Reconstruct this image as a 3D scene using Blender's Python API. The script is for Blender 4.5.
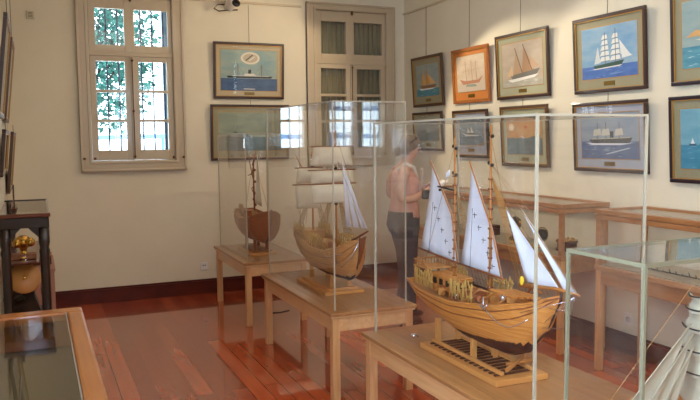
import bpy, math, random
from mathutils import Vector, Matrix
random.seed(7)
R = math.radians
for o in list(bpy.data.objects): bpy.data.objects.remove(o)
S = bpy.context.scene
COL = S.collection

# ------------------------------------------------------------------ camera
cam_d = bpy.data.cameras.new('camera'); cam = bpy.data.objects.new('camera', cam_d); COL.objects.link(cam)
S.camera = cam
cam_d.sensor_width = 36.0; cam_d.lens = 36.0*724.7/700.0; cam_d.clip_start = .05
yaw, pitch, roll = .409447, .0853, -.010339
fw = Vector((math.sin(yaw)*math.cos(pitch), math.cos(yaw)*math.cos(pitch), -math.sin(pitch)))
rt = Vector((math.cos(yaw), -math.sin(yaw), 0)); up = rt.cross(fw)
r2 = rt*math.cos(roll)+up*math.sin(roll); u2 = up*math.cos(roll)-rt*math.sin(roll)
M = Matrix((r2, u2, -fw)).transposed().to_4x4(); M.translation = Vector((0, 0, 1.62))
cam.matrix_world = M

# ------------------------------------------------------------------ world, lights, exposure
w = bpy.data.worlds.new('sky'); S.world = w; w.use_nodes = True
wn = w.node_tree.nodes['Background']; wn.inputs[0].default_value = (.70, .87, 1, 1); wn.inputs[1].default_value = 7.0
vs = S.view_settings; vs.view_transform = 'Standard'; vs.look = 'None'; vs.gamma = 1; vs.use_curve_mapping = False
vs.exposure = 0.0
S.cycles.transparent_max_bounces = 48; S.cycles.max_bounces = 12
def light(name, kind, loc, target, energy, color, **kw):
    d = bpy.data.lights.new(name, kind); d.energy = energy; d.color = color
    port = kw.pop('portal', False)
    for k, v in kw.items(): setattr(d, k, v)
    if port: d.cycles.is_portal = True
    o = bpy.data.objects.new(name, d); COL.objects.link(o); o.location = loc
    o.rotation_euler = (Vector(target)-Vector(loc)).to_track_quat('-Z', 'Y').to_euler()
    return o
WARM = (1, .80, .58)
light('ceiling_fill', 'AREA', (1.6, 4.6, 3.54), (1.6, 4.6, 0), 27, (1, .78, .54), shape='RECTANGLE', size=2.6, size_y=4.5)  # soft warm panel added as room fill, no ceiling fixture is in view
light('ceiling_fill', 'AREA', (2.2, .3, 3.54), (2.2, .3, 0), 46, (1, .88, .72), shape='RECTANGLE', size=2.5, size_y=2.5)  # added fill panel behind the camera, lifts surfaces facing it
light('spot_lamp', 'SPOT', (2.70, 6.45, 2.95), (3.98, 5.05, .75), 82, (1, .86, .66), spot_size=R(84), spot_blend=.2, shadow_soft_size=.035)
light('spot_lamp', 'SPOT', (2.60, 5.2, 3.1), (3.98, 3.7, .65), 58, (1, .88, .72), spot_size=R(84), spot_blend=.3, shadow_soft_size=.035)
light('spot_lamp', 'SPOT', (3.0, 6.0, 3.0), (2.1, 7.55, 2.0), 48, (1, .80, .55), spot_size=R(84), spot_blend=.6, shadow_soft_size=.04)
light('window_area_light', 'AREA', (5.0, -3.06, 2.2), (5.0, 0, 2.2), 1, (1, 1, 1), shape='RECTANGLE', size=.8, size_y=1.7, portal=True)
light('window_area_light', 'AREA', (2.3, -3.30, 2.2), (2.3, 0, 2.0), 22, (.62, .80, 1), shape='RECTANGLE', size=1.2, size_y=1.7)  # lamp outside an unseen added window, cool fill from behind the camera
light('window_area_light', 'AREA', (-.50, 1.0, 1.9), (2, 2.2, 1.3), 165, (.50, .70, 1), shape='RECTANGLE', size=1.3, size_y=2.2)  # strong blue lamp added outside the unseen left window
light('window_area_light', 'AREA', (-.50, -1.5, 1.9), (2, .3, 1.3), 130, (.50, .70, 1), shape='RECTANGLE', size=1.3, size_y=2.2)  # another blue lamp added on the left side to raise overall brightness
light('window_area_light', 'AREA', (.92, 7.68, 2.2), (.92, 0, 2.2), 1, (1, 1, 1), shape='RECTANGLE', size=1.0, size_y=1.7, portal=True)

# ------------------------------------------------------------------ materials
def lin(c):
    if isinstance(c, str):
        c = tuple(int(c[i:i+2], 16)/255 for i in (0, 2, 4))
    return tuple((x/12.92 if x <= .04045 else ((x+.055)/1.055)**2.4) for x in c)+(1,)
_m = {}
def mat(name, col, rough=.5, metal=0, col2=None, scale=8, stretch=(1, 1, 1), bump=0, coat=0, emit=0, detail=4, spec=.5):
    if name in _m: return _m[name]
    m = bpy.data.materials.new(name); m.use_nodes = True; nt = m.node_tree; b = nt.nodes['Principled BSDF']
    b.inputs['Base Color'].default_value = lin(col); b.inputs['Roughness'].default_value = rough
    b.inputs['Metallic'].default_value = metal; b.inputs['Coat Weight'].default_value = coat
    b.inputs['Coat Roughness'].default_value = .06; b.inputs['Specular IOR Level'].default_value = spec
    if emit:
        b.inputs['Emission Color'].default_value = lin(col); b.inputs['Emission Strength'].default_value = emit
    if col2 or bump:
        tc = nt.nodes.new('ShaderNodeTexCoord'); mp = nt.nodes.new('ShaderNodeMapping'); nz = nt.nodes.new('ShaderNodeTexNoise')
        mp.inputs['Scale'].default_value = stretch; nz.inputs['Scale'].default_value = scale; nz.inputs['Detail'].default_value = detail
        nt.links.new(tc.outputs['Object'], mp.inputs[0]); nt.links.new(mp.outputs[0], nz.inputs['Vector'])
        if col2:
            rp = nt.nodes.new('ShaderNodeValToRGB')
            rp.color_ramp.elements[0].position = .35; rp.color_ramp.elements[1].position = .65
            rp.color_ramp.elements[0].color = lin(col); rp.color_ramp.elements[1].color = lin(col2)
            nt.links.new(nz.outputs[0], rp.inputs[0]); nt.links.new(rp.outputs[0], b.inputs['Base Color'])
        if bump:
            bp = nt.nodes.new('ShaderNodeBump'); bp.inputs['Strength'].default_value = bump; bp.inputs['Distance'].default_value = .01
            nt.links.new(nz.outputs[0], bp.inputs['Height']); nt.links.new(bp.outputs[0], b.inputs['Normal'])
    _m[name] = m; return m
def glass(name, tint=(1, 1, 1), ior=1.36, rough=0.0, haze=0):
    m = bpy.data.materials.new(name); m.use_nodes = True; nt = m.node_tree; N = nt.nodes; L = nt.links
    N.clear(); out = N.new('ShaderNodeOutputMaterial'); mx = N.new('ShaderNodeMixShader')
    tr = N.new('ShaderNodeBsdfTransparent'); tr.inputs[0].default_value = tint+(1,)
    gl = N.new('ShaderNodeBsdfGlossy'); gl.inputs['Roughness'].default_value = rough
    fr = N.new('ShaderNodeFresnel'); ge = N.new('ShaderNodeNewGeometry'); mr = N.new('ShaderNodeMapRange')
    mr.inputs['To Min'].default_value = ior; mr.inputs['To Max'].default_value = 1/ior
    L.new(ge.outputs['Backfacing'], mr.inputs['Value']); L.new(mr.outputs[0], fr.inputs['IOR'])
    L.new(fr.outputs[0], mx.inputs[0]); L.new(gl.outputs[0], mx.inputs[2])
    if haze:
        df = N.new('ShaderNodeBsdfDiffuse'); df.inputs[0].default_value = (.8, .78, .76, 1)
        m2 = N.new('ShaderNodeMixShader'); m2.inputs[0].default_value = haze
        L.new(tr.outputs[0], m2.inputs[1]); L.new(df.outputs[0], m2.inputs[2]); L.new(m2.outputs[0], mx.inputs[1])
    else: L.new(tr.outputs[0], mx.inputs[1])
    L.new(mx.outputs[0], out.inputs[0]); return m
ACRYLIC = glass('acrylic', (.997, .997, .995), haze=.003)
PANE = glass('clear_glass')
EDGE = mat('acrylic_edge', (.68, .64, .55), .5, spec=.3)
EDGEG = mat('green_grey_acrylic_edge', (.50, .48, .38), .5, spec=.3)
WALL = mat('wall_plaster', (.89, .855, .76), .75, col2=(.875, .84, .74), scale=3, bump=.05)
CEIL = mat('ceiling_plaster', (.9, .88, .83), .9)
CREAM = mat('cream_paint', (.74, .675, .56), .3, coat=.3)
OAKT = mat('dark_oak_top', (.63, .43, .245), .30, col2=(.69, .49, .29), scale=14, stretch=(3, .25, 3), coat=.3)
OAK = mat('oak_apron', (.83, .63, .41), .35, col2=(.88, .69, .47), scale=14, stretch=(3, .25, 3), coat=.35)
OAKL = mat('oak_leg', (.85, .65, .43), .4, col2=(.79, .58, .37), scale=14, stretch=(3, 3, .25), coat=.1)
CHERRY = mat('cherry_frame', (.69, .49, .31), .35, col2=(.61, .41, .25), scale=12, stretch=(3, .3, 3), coat=.2)
ORANGEW = mat('orange_wood_frame', (.74, .47, .21), .3, col2=(.68, .41, .16), scale=10, stretch=(3, .3, 3), coat=.4)
DARKW = mat('dark_turned_wood', (.11, .06, .055), .3, coat=.5)
MAHOG = mat('mahogany', (.36, .16, .09), .25, coat=.4)
BASEB = mat('baseboard_wood', (.38, .13, .07), .4, col2=(.31, .10, .05), scale=6, spec=.25)
BLACK = mat('black', (.03, .03, .03), .4)
WHITE = mat('white_plastic', (.88, .87, .84), .4)
BRASS = mat('brass', (.85, .66, .30), .25, 1)
IRON = mat('iron_bar', (.16, .20, .32), .5)
STEEL = mat('silver', (.85, .85, .88), .25, .9)
WIRE = mat('hanging_wire', (.50, .46, .40), .5, .3)
HULLW = mat('hull_planking', (.82, .56, .27), .35, col2=(.73, .45, .18), scale=10, stretch=(.3, 2, 14), coat=.15)
HULLP = mat('pale_planking', (.76, .56, .32), .45, col2=(.68, .46, .24), scale=10, stretch=(.3, 2, 14))
HULLR = mat('red_planking', (.62, .36, .18), .45, col2=(.52, .27, .13), scale=10, stretch=(.3, 2, 14))
HULLD = mat('dark_bottom', (.25, .12, .08), .5)
SPAR = mat('spar_wood', (.70, .45, .20), .45)
SPARR = mat('red_spar', (.52, .27, .12), .45)
DECKW = mat('deck_planks', (.77, .56, .32), .5, col2=(.68, .46, .24), scale=12, stretch=(.3, 5, 1))
ROPE = mat('yellow_rope', (.76, .60, .30), .8)
AMBER = mat('amber_rope', (.72, .50, .22), .7)
TAN = mat('tan_rope', (.62, .47, .28), .8)
CANVAS = mat('sail_cloth', (.90, .91, .94), .85, col2=(.86, .87, .91), scale=6)
CANVASG = mat('dimmed_cream_cloth', (.70, .67, .58), .85, col2=(.64, .61, .52), scale=6)  # cream cloth darkened in colour for the weaker light in the low case
CANVASC = mat('cream_sail_cloth', (.86, .82, .72), .85, col2=(.82, .77, .66), scale=6)
STANDW = mat('stand_wood', (.82, .57, .30), .4, coat=.2)
SEAM = mat('black_seam', (.07, .06, .05), .6)

def floor_mat():
    m = bpy.data.materials.new('varnished_floorboards'); m.use_nodes = True; nt = m.node_tree; b = nt.nodes['Principled BSDF']; L = nt.links
    tc = nt.nodes.new('ShaderNodeTexCoord'); mp = nt.nodes.new('ShaderNodeMapping'); mp.inputs['Rotation'].default_value = (0, 0, R(90))
    br = nt.nodes.new('ShaderNodeTexBrick'); br.inputs['Scale'].default_value = 1; br.inputs['Brick Width'].default_value = 1.9
    br.inputs['Row Height'].default_value = .11; br.inputs['Mortar Size'].default_value = .0028; br.inputs['Mortar Smooth'].default_value = .4
    br.inputs['Color1'].default_value = lin((.80, .37, .19)); br.inputs['Color2'].default_value = lin((.60, .24, .12)); br.inputs['Mortar'].default_value = lin((.26, .09, .05))
    br.offset = .37
    L.new(tc.outputs['Object'], mp.inputs[0]); L.new(mp.outputs[0], br.inputs['Vector'])
    m2 = nt.nodes.new('ShaderNodeMapping'); m2.inputs['Scale'].default_value = (9, .8, 1); L.new(tc.outputs['Object'], m2.inputs[0])
    nz = nt.nodes.new('ShaderNodeTexNoise'); nz.inputs['Scale'].default_value = 3; nz.inputs['Detail'].default_value = 5; L.new(m2.outputs[0], nz.inputs['Vector'])
    mx = nt.nodes.new('ShaderNodeMix'); mx.data_type = 'RGBA'; mx.blend_type = 'MULTIPLY'; mx.inputs[0].default_value = .5
    L.new(br.outputs['Color'], mx.inputs[6]); L.new(nz.outputs['Color'], mx.inputs[7])
    rp = nt.nodes.new('ShaderNodeValToRGB'); rp.color_ramp.elements[0].position = .3; rp.color_ramp.elements[1].position = .7
    rp.color_ramp.elements[0].color = (.80, .76, .72, 1); rp.color_ramp.elements[1].color = (1.2, 1.2, 1.2, 1)
    L.new(nz.outputs[0], rp.inputs[0]); L.new(rp.outputs[0], mx.inputs[7])
    L.new(mx.outputs[2], b.inputs['Base Color'])
    b.inputs['Roughness'].default_value = .25; b.inputs['Specular IOR Level'].default_value = .25; b.inputs['Coat Weight'].default_value = 1; b.inputs['Coat IOR'].default_value = 1.68; b.inputs['Coat Roughness'].default_value = .045
    return m
FLOOR = floor_mat()

# ------------------------------------------------------------------ mesh helpers
class MB:
    def __init__(s): s.v = []; s.f = []; s.mi = []; s.sm = []
    def add(s, vs, fs, mi=0, smooth=False):
        n = len(s.v); s.v += [tuple(p) for p in vs]
        for f in fs: s.f.append(tuple(i+n for i in f)); s.mi.append(mi); s.sm.append(smooth)
        return s
    def box(s, a, b, mi=0):
        x0, y0, z0 = a; x1, y1, z1 = b
        x0, x1 = min(x0, x1), max(x0, x1); y0, y1 = min(y0, y1), max(y0, y1); z0, z1 = min(z0, z1), max(z0, z1)
        return s.add([(x0, y0, z0), (x1, y0, z0), (x1, y1, z0), (x0, y1, z0), (x0, y0, z1), (x1, y0, z1), (x1, y1, z1), (x0, y1, z1)],
              [(0, 3, 2, 1), (4, 5, 6, 7), (0, 1, 5, 4), (1, 2, 6, 5), (2, 3, 7, 6), (3, 0, 4, 7)], mi)
    def tube(s, pts, r, n=6, mi=0, r1=None, cap=True):
        P = [Vector(p) for p in pts]; k = len(P); vs = []; fs = []
        for i, p in enumerate(P):
            t = (P[min(i+1, k-1)]-P[max(i-1, 0)]).normalized()
            a = Vector((0, 0, 1)) if abs(t.z) < .9 else Vector((1, 0, 0))
            e1 = t.cross(a).normalized(); e2 = t.cross(e1)
            rr = r if r1 is None else r+(r1-r)*i/(k-1)
            for j in range(n):
                q = 2*math.pi*j/n; vs.append(p+e1*rr*math.cos(q)+e2*rr*math.sin(q))
        for i in range(k-1):
            for j in range(n):
                fs.append((i*n+j, (i+1)*n+j, (i+1)*n+(j+1) % n, i*n+(j+1) % n))
        s.add(vs, fs, mi, True)
        if cap: s.f.append(tuple(len(s.v)-k*n+j for j in range(n))); s.mi.append(mi); s.sm.append(False); s.f.append(tuple(len(s.v)-1-j for j in range(n))); s.mi.append(mi); s.sm.append(False)
        return s
    def lathe(s, prof, c=(0, 0, 0), n=14, mi=0):
        vs = []; fs = []
        for (r, z) in prof:
            for j in range(n):
                q = 2*math.pi*j/n; vs.append((c[0]+r*math.cos(q), c[1]+r*math.sin(q), c[2]+z))
        for i in range(len(prof)-1):
            for j in range(n): fs.append((i*n+j, i*n+(j+1) % n, (i+1)*n+(j+1) % n, (i+1)*n+j))
        fs.append(tuple(range(n-1, -1, -1))); fs.append(tuple((len(prof)-1)*n+j for j in range(n)))
        return s.add(vs, fs, mi, True)
    def ball(s, c, r, n=10, mi=0, sc=(1, 1, 1)):
        pr = [(max(1e-4, r*math.sin(math.pi*i/n)), -r*math.cos(math.pi*i/n)) for i in range(n+1)]
        m = MB().lathe(pr, (0, 0, 0), n)
        return s.add([(c[0]+v[0]*sc[0], c[1]+v[1]*sc[1], c[2]+v[2]*sc[2]) for v in m.v], m.f, mi, True)
    def grid(s, fn, nu, nv, mi=0, smooth=True):
        vs = [fn(i/nu, j/nv) for i in range(nu+1) for j in range(nv+1)]
        fs = [(i*(nv+1)+j, (i+1)*(nv+1)+j, (i+1)*(nv+1)+j+1, i*(nv+1)+j+1) for i in range(nu) for j in range(nv)]
        return s.add(vs, fs, mi, smooth)
    def build(s, name, m, parent=None, bevel=0, solid=0, loc=None, rot=None):
        me = bpy.data.meshes.new(name); me.from_pydata(s.v, [], s.f)
        for x in (m if isinstance(m, (list, tuple)) else [m]): me.materials.append(x)
        me.polygons.foreach_set('material_index', s.mi); me.polygons.foreach_set('use_smooth', s.sm); me.update()
        o = bpy.data.objects.new(name, me); COL.objects.link(o)
        if parent: o.parent = parent
        if loc: o.location = loc
        if rot: o.rotation_euler = rot
        if solid:
            q = o.modifiers.new('thickness', 'SOLIDIFY'); q.thickness = solid; q.offset = 0
        if bevel:
            q = o.modifiers.new('bevel', 'BEVEL'); q.width = bevel; q.segments = 2; q.limit_method = 'ANGLE'
        return o
def tag(o, label=None, cat=None, group=None, kind=None):
    for k, v in (('label', label), ('category', cat), ('group', group), ('kind', kind)):
        if v: o[k] = v
    return o
def thing(name, label, cat, loc=(0, 0, 0), rot=(0, 0, 0), group=None):
    o = bpy.data.objects.new(name, None); COL.objects.link(o); o.location = loc; o.rotation_euler = rot; o.empty_display_size = .1
    return tag(o, label, cat, group)
def struct(name, mb, m, **k): return tag(mb.build(name, m, **k), kind='structure')
def box(a, b): return MB().box(a, b)

# ------------------------------------------------------------------ room
XL, XR, YB, YN, ZC = -.215, 3.98, 7.55, -3.0, 3.6
T = .25
struct('floor', box((XL-T, YN-T, -.1), (6.25, YB+T, 0)), FLOOR)
struct('ceiling', box((XL-T, YN-T, ZC), (6.25, YB+T, ZC+.1)), CEIL)
W1 = (.515, 1.335, 1.41, 3.03); W2 = (2.87, 3.74, 1.40, 3.03)
def wall_with_holes(holes, a0, a1, mk):
    m = MB(); xs = sorted({a0, a1}|{h[0] for h in holes}|{h[1] for h in holes})
    for p, q in zip(xs[:-1], xs[1:]):
        hs = [h for h in holes if h[0] <= p and h[1] >= q]
        if hs:
            h = hs[0]; mk(m, p, q, 0, h[2]); mk(m, p, q, h[3], ZC)
        else: mk(m, p, q, 0, ZC)
    return m
struct('wall_back', wall_with_holes([W1, W2], XL-T, XR+T, lambda m, p, q, z0, z1: m.box((p, YB, z0), (q, YB+T, z1))), WALL)
W3 = (4.6, 5.4, 1.35, 3.05); W4 = (1.7, 2.9, 1.35, 3.05); W5 = (.3, 1.7, .75, 3.05); W6 = (-2.2, -.8, .75, 3.05)
XE = 6.0; YS = -.1                      # unseen rear, widened so its window mirrors only in the middle case
struct('wall_right', box((XR, YS, 0), (XR+T, YB, ZC)), WALL)
struct('wall_side', box((XR+T, YS, 0), (XE+T, YS+T, ZC)), WALL)
struct('wall_end', box((XE, YN, 0), (XE+T, YS, ZC)), WALL)
struct('wall_left', wall_with_holes([W5, W6], YN, YB, lambda m, p, q, z0, z1: m.box((XL-T, p, z0), (XL, q, z1))), WALL)
struct('wall_near', wall_with_holes([W3, W4], XL-T, XE+T, lambda m, p, q, z0, z1: m.box((p, YN-T, z0), (q, YN, z1))), WALL)
def bboard(name, a, b, ax):
    h = .155; t = .02; m = MB()
    if ax == 'x':
        d = -1 if a[1] > 0 else 1
        m.box((a[0], a[1], 0), (b[0], a[1]+d*t, h-.03)).box((a[0], a[1], h-.03), (b[0], a[1]+d*t*1.5, h-.018)).box((a[0], a[1], h-.018), (b[0], a[1]+d*t*.8, h))
    else:
        d = -1 if a[0] > 1 else 1
        m.box((a[0], a[1], 0), (a[0]+d*t, b[1], h-.03)).box((a[0], a[1], h-.03), (a[0]+d*t*1.5, b[1], h-.018)).box((a[0], a[1], h-.018), (a[0]+d*t*.8, b[1], h))
    struct(name, m, BASEB, bevel=.002)
bboard('baseboard_back', (XL, YB), (XR, YB), 'x')
bboard('baseboard_right', (XR, YS), (XR, YB), 'y')
bboard('baseboard_left', (XL, YN), (XL, YB), 'y')
RAIL = mat('rail_paint', (.80, .74, .62), .5)
struct('trim_1', box((XL, YB-.018, 3.035), (2.72, YB, 3.055)), RAIL)
struct('trim_2', box((XR-.018, .2, 3.025), (XR, YB, 3.045)), RAIL)

# ---- windows (frame parts are one structure each, panes/bars/handles are children)
CURT = mat('grey_green_curtain', (.50, .48, .38), .9)
BLUEP = mat('pale_blue_shutter', (.45, .62, .78), .6)
def window(n, x0, x1, z0, z1, closed=False, bars=True):
    """built in local coords: x along wall, -y into room, wall face at y=0"""
    root = tag(bpy.data.objects.new('window_%d' % n, None), kind='structure'); COL.objects.link(root)
    c = .10
    X0, X1, Z0, Z1 = x0-c, x1+c, z0-c+.005, z1+c-.03
    m = MB()
    for a, b in (((X0, -.035, Z0), (x0+.01, 0, Z1)), ((x1-.01, -.035, Z0), (X1, 0, Z1)), ((x0, -.035, Z0), (x1, 0, z0+.01)), ((x0, -.035, z1-.01), (x1, 0, Z1))): m.box(a, b)
    # inner bead and outer bead
    for a, b in (((X0, -.05, Z0), (X0+.022, 0, Z1)), ((X1-.022, -.05, Z0), (X1, 0, Z1)), ((X0, -.05, Z0), (X1, 0, Z0+.022)), ((X0, -.05, Z1-.022), (X1, 0, Z1))): m.box(a, b)
    for a, b in (((x0-.02, -.045, z0-.02), (x0+.005, 0, z1+.02)), ((x1-.005, -.045, z0-.02), (x1+.02, 0, z1+.02)), ((x0, -.045, z0-.02), (x1, 0, z0+.005)), ((x0, -.045, z1-.005), (x1, 0, z1+.02))): m.box(a, b)
    m.build('casing', CREAM, root, bevel=.004)
    # reveal lining
    m = MB()
    m.box((x0, 0, z0), (x0+.012, .24, z1)).box((x1-.012, 0, z0), (x1, .24, z1)).box((x0, 0, z0), (x1, .24, z0+.012)).box((x0, 0, z1-.012), (x1, .24, z1))
    m.build('reveal', CREAM, root)
    zt = z0+(z1-z0)*.652; xm = (x0+x1)/2+.0
    m = MB(); m.box((x0, -.02, zt-.02), (x1, .05, zt+.02)); m.build('transom', CREAM, root, bevel=.004)
    def sash(a0, a1, b0, b1, rows, st, top, bot, left=None):
        s = MB()
        s.box((a0, -.01, b0), (a0+st, .035, b1)).box((a1-st, -.01, b0), (a1, .035, b1)).box((a0+st, -.01, b0), (a1-st, .035, b0+bot)).box((a0+st, -.01, b1-top), (a1-st, .035, b1))
        for k in range(1, rows):
            zz = b0+bot+(b1-top-b0-bot)*k/rows; s.box((a0+st, -.005, zz-.014), (a1-st, .03, zz+.014))
        so = s.build('sash', CREAM, root, bevel=.003)
        box((a0+st-.005, .010, b0+bot-.005), (a1-st+.005, .014, b1-top+.005)).build('pane', PANE, so)
        return so
    sash(x0+.014, xm-.012, z0+.014, zt-.02, 3, .055, .05, .10)
    sash(xm+.012, x1-.014, z0+.014, zt-.02, 3, .055, .05, .10)
    sash(x0+.014, xm-.0, zt+.02, z1-.014, 1, .062, .11, .07)
    sash(xm+.0, x1-.014, zt+.02, z1-.014, 1, .035, .11, .07)
    m = MB(); m.box((xm-.016, -.03, z0+.014), (xm+.016, 0, zt-.02)); m.build('meeting_stile', CREAM, root, bevel=.004)
    m = MB(); m.tube([(xm, -.04, z0+.03), (xm, -.04, zt-.03)], .005, 6)
    for zz in (z0+.05, z0+.5, zt-.06): m.ball((xm, -.045, zz), .013, 6)
    m.ball((xm, -.045, z1-.03), .016, 8, sc=(1, 1, 1.6)); m.build('cremone_bolt', mat('dull_brass', (.42, .30, .18), .35, .7), root)
    m = MB()
    for xx in (x0+.03, x1-.03, X0+.03, X1-.03): m.lathe([(.0, -.01), (.012, -.01), (.012, .01), (0, .01)], (xx, -.045, z0+.035), 8)
    m.build('stop_knob', mat('dull_brass', '6b4c2e'), root)
    if bars:
        m = MB()
        for k in range(7):
            xx = x0+.075+(x1-x0-.15)*k/6; m.tube([(xx, .13, z0), (xx, .13, z1)], .009, 6)
        m.build('iron_bars', IRON, root)
        box((x1-.075, .19, z0), (x1-.012, .23, z1)).build('shutter', BLUEP, root)
    if closed:
        def fn(u, v):
            x = x0+.01+(x1-x0-.02)*u; return (x, .075+.012*math.sin(u*95)+.006*math.sin(u*37+1), z0+(z1-z0)*v)
        MB().grid(fn, 160, 1).build('curtain', CURT, root)
        box((x0, .2, z0), (x1, .235, z1)).build('shutter', mat('closed_shutter', (.30, .27, .2), .6), root)
    return root
o = window(1, *W1); o.location = (0, YB, 0)
o = window(2, *W2, closed=True, bars=False); o.location = (0, YB, 0)
o = window(3, -.4, .4, 1.35, 3.05); o.location = (5.0, YN, 0); o.rotation_euler = (0, 0, R(180))
o = window(4, -.6, .6, 1.35, 3.05); o.location = (2.3, YN, 0); o.rotation_euler = (0, 0, R(180))  # unseen, added to throw cool light on surfaces facing the camera
o = window(5, -.7, .7, .75, 3.05, bars=False); o.location = (XL, 1.0, 0); o.rotation_euler = (0, 0, R(90))  # unseen, added for bluish daylight on the lower right wall
o = window(6, -.7, .7, .75, 3.05, bars=False); o.location = (XL, -1.5, 0); o.rotation_euler = (0, 0, R(90))  # unseen, added only to bring in more blue light

# ------------------------------------------------------------------ outside: trees and railing seen through window 1 (and mirrored from window 3)
LEAF = mat('leaf_green', (.08, .30, .27), .8, col2=(.16, .42, .38), scale=9)
BARK = mat('bark', (.25, .2, .17), .9)
def tree(loc, label, rx, ry, rz, cz, n, seed, drop=None, ls=.09):
    rnd = random.Random(seed)
    t = thing('tree', label, 'tree', loc)
    m = MB()
    for k in range(n):
        a = rnd.uniform(0, 6.283); b = rnd.uniform(-1, 1); q = rnd.random()**.4; s = math.sqrt(1-b*b)
        c = Vector((rx*q*s*math.cos(a), ry*q*s*math.sin(a), cz+rz*q*b))
        if drop and drop(c): continue
        d = Vector((rnd.uniform(-1, 1), rnd.uniform(-1, 1), rnd.uniform(-1, .2))).normalized(); e = d.cross(Vector((rnd.uniform(-1, 1), rnd.uniform(-1, 1), rnd.uniform(-1, 1)))).normalized()
        L_ = ls*rnd.uniform(.6, 1.3)
        m.add([c, c+d*L_*.5+e*L_*.25, c+d*L_, c+d*L_*.5-e*L_*.25], [(0, 1, 2, 3)])
    m.build('foliage', LEAF, t)
    m = MB(); m.tube([(-.75, .05, 0), (-.7, .05, cz*.5), (-.15, 0, cz)], .09, 8, r1=.04)
    for k in range(9):
        a = k*.7; m.tube([(-.35+.03*k, 0, cz*(.75+.03*k)), (rx*.55*math.cos(a), ry*.5*math.sin(a), cz+rz*.6*math.sin(k*2.1)), (rx*.8*math.cos(a+.2), ry*.7*math.sin(a), cz+rz*.7*math.sin(k*2.1+.3))], .022, 5, r1=.006)
    m.build('trunk', BARK, t)
    return t
tree((.98, 10.2, -.8), 'leafy green tree outside the barred window left of the paintings', .62, .6, 1.2, 3.72, 3400, 3, ls=.10)
tree((4.9, -5.3, -.8), 'green tree outside the window behind the camera, mirrored in the middle display case', .65, .8, 1.2, 3.3, 1100, 5, ls=.14)
m = MB()
m.tube([(-1.5, 0, 1.12), (3.5, 0, 1.20)], .03, 8, 0)
for k in range(6): m.tube([(-1.5+k, 0, -1), (-1.5+k, 0, 1.15)], .02, 6, 0)
tag(m.build('railing', mat('blue_rail', (.40, .62, .86), .5), loc=(0, 9.4, .50)), 'pale blue metal railing outside the left barred window', 'railing')

# ------------------------------------------------------------------ display tables
def display_table(x0, x1, y0, y1, h, label, apron=.085, leg=.05, ov=.02, mt=None, ml=None, group='wooden tables under the clear cases'):
    mt = mt or OAK; ml = ml or OAKL
    cx, cy = (x0+x1)/2, (y0+y1)/2; w = (x1-x0)/2; d = (y1-y0)/2
    t = thing('display_table', label, 'table', (cx, cy, 0), group=group)
    m = MB(); m.box((-w, -d, h-.022), (w, d, h)); m.build('table_top', OAKT, t, bevel=.004)
    m = MB(); m.box((-w+.008, -d+.008, h-.036), (w-.008, d-.008, h-.022)); m.build('moulding', mt, t, bevel=.004)
    w2 = w-ov; d2 = d-ov; z0 = h-.036-apron; z1 = h-.036
    for a, b in (((-w2+leg, -d2+.006, z0), (w2-leg, -d2+.026, z1)), ((-w2+leg, d2-.026, z0), (w2-leg, d2-.006, z1)), ((-w2+.006, -d2+leg, z0), (-w2+.026, d2-leg, z1)), ((w2-.026, -d2+leg, z0), (w2-.006, d2-leg, z1))):
        box(a, b).build('apron', mt, t, bevel=.002)
    for sx in (-1, 1):
        for sy in (-1, 1):
            box((sx*w2, sy*d2, 0), (sx*(w2-leg), sy*(d2-leg), z1)).build('leg', ml, t, bevel=.003)
    return t
display_table(1.605, 2.195, 5.98, 7.14, .56, 'narrow oak table nearest the back wall, under the smallest boat model')
display_table(1.60, 2.195, 4.00, 5.47, .56, 'long oak table in the middle of the row, under the square-sailed ship model')
display_table(1.60, 2.235, 2.085, 3.56, .56, 'long oak table at the front, under the big orange-hulled ship model')
display_table(1.54, 2.62, 1.36, 1.93, .56, 'oak table at the right front corner, under the low clear case')

# ------------------------------------------------------------------ acrylic vitrines
def vitrine(x0, x1, y0, y1, z0, z1, label, t=.006, e=.009, lid=.008, me=None):
    EDGE = me or globals()['EDGE']
    cx, cy = (x0+x1)/2, (y0+y1)/2; w = (x1-x0)/2; d = (y1-y0)/2; h = z1-z0
    r = thing('display_case', label, 'display case', (cx, cy, z0+.0005), group='clear acrylic cases over the ship models')
    box((-w, -d, 0), (w, -d+t, h-t)).build('front_panel', ACRYLIC, r)
    box((-w, d-t, 0), (w, d, h-t)).build('back_panel', ACRYLIC, r)
    box((-w, -d+t, 0), (-w+t, d-t, h-t)).build('side_panel', ACRYLIC, r)
    box((w-t, -d+t, 0), (w, d-t, h-t)).build('side_panel', ACRYLIC, r)
    box((-w, -d, h-t), (w, d, h)).build('top_panel', ACRYLIC, r)
    k = .0008
    for sx in (-1, 1):
        for sy in (-1, 1):
            box((sx*(w+k), sy*(d+k), 0), (sx*(w-e), sy*(d-e), h-lid)).build('corner_edge', EDGE, r)
    m = MB()
    for sy in (-1, 1): m.box((-w-k, sy*(d+k), h-lid), (w+k, sy*(d-e), h+k))
    for sx in (-1, 1): m.box((sx*(w+k), -d+e, h-lid), (sx*(w-e), d-e, h+k))
    m.build('top_edge', EDGE, r)
    return r
vitrine(1.655, 2.15, 6.06, 7.06, .56, 1.67, 'clear case over the smallest boat model, nearest the back wall', e=.006, lid=.006)
vitrine(1.655, 2.155, 4.07, 5.42, .56, 1.845, 'tall clear case over the square-sailed ship model in the middle', e=.007, lid=.006)
vitrine(1.668, 2.20, 2.14, 3.52, .56, 1.70, 'large clear case over the big orange-hulled ship model at the front')
vitrine(1.59, 2.56, 1.545, 1.88, .56, 1.25, 'low clear case with grey-green edges at the bottom right', e=.009, lid=.011, me=EDGEG)

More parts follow.
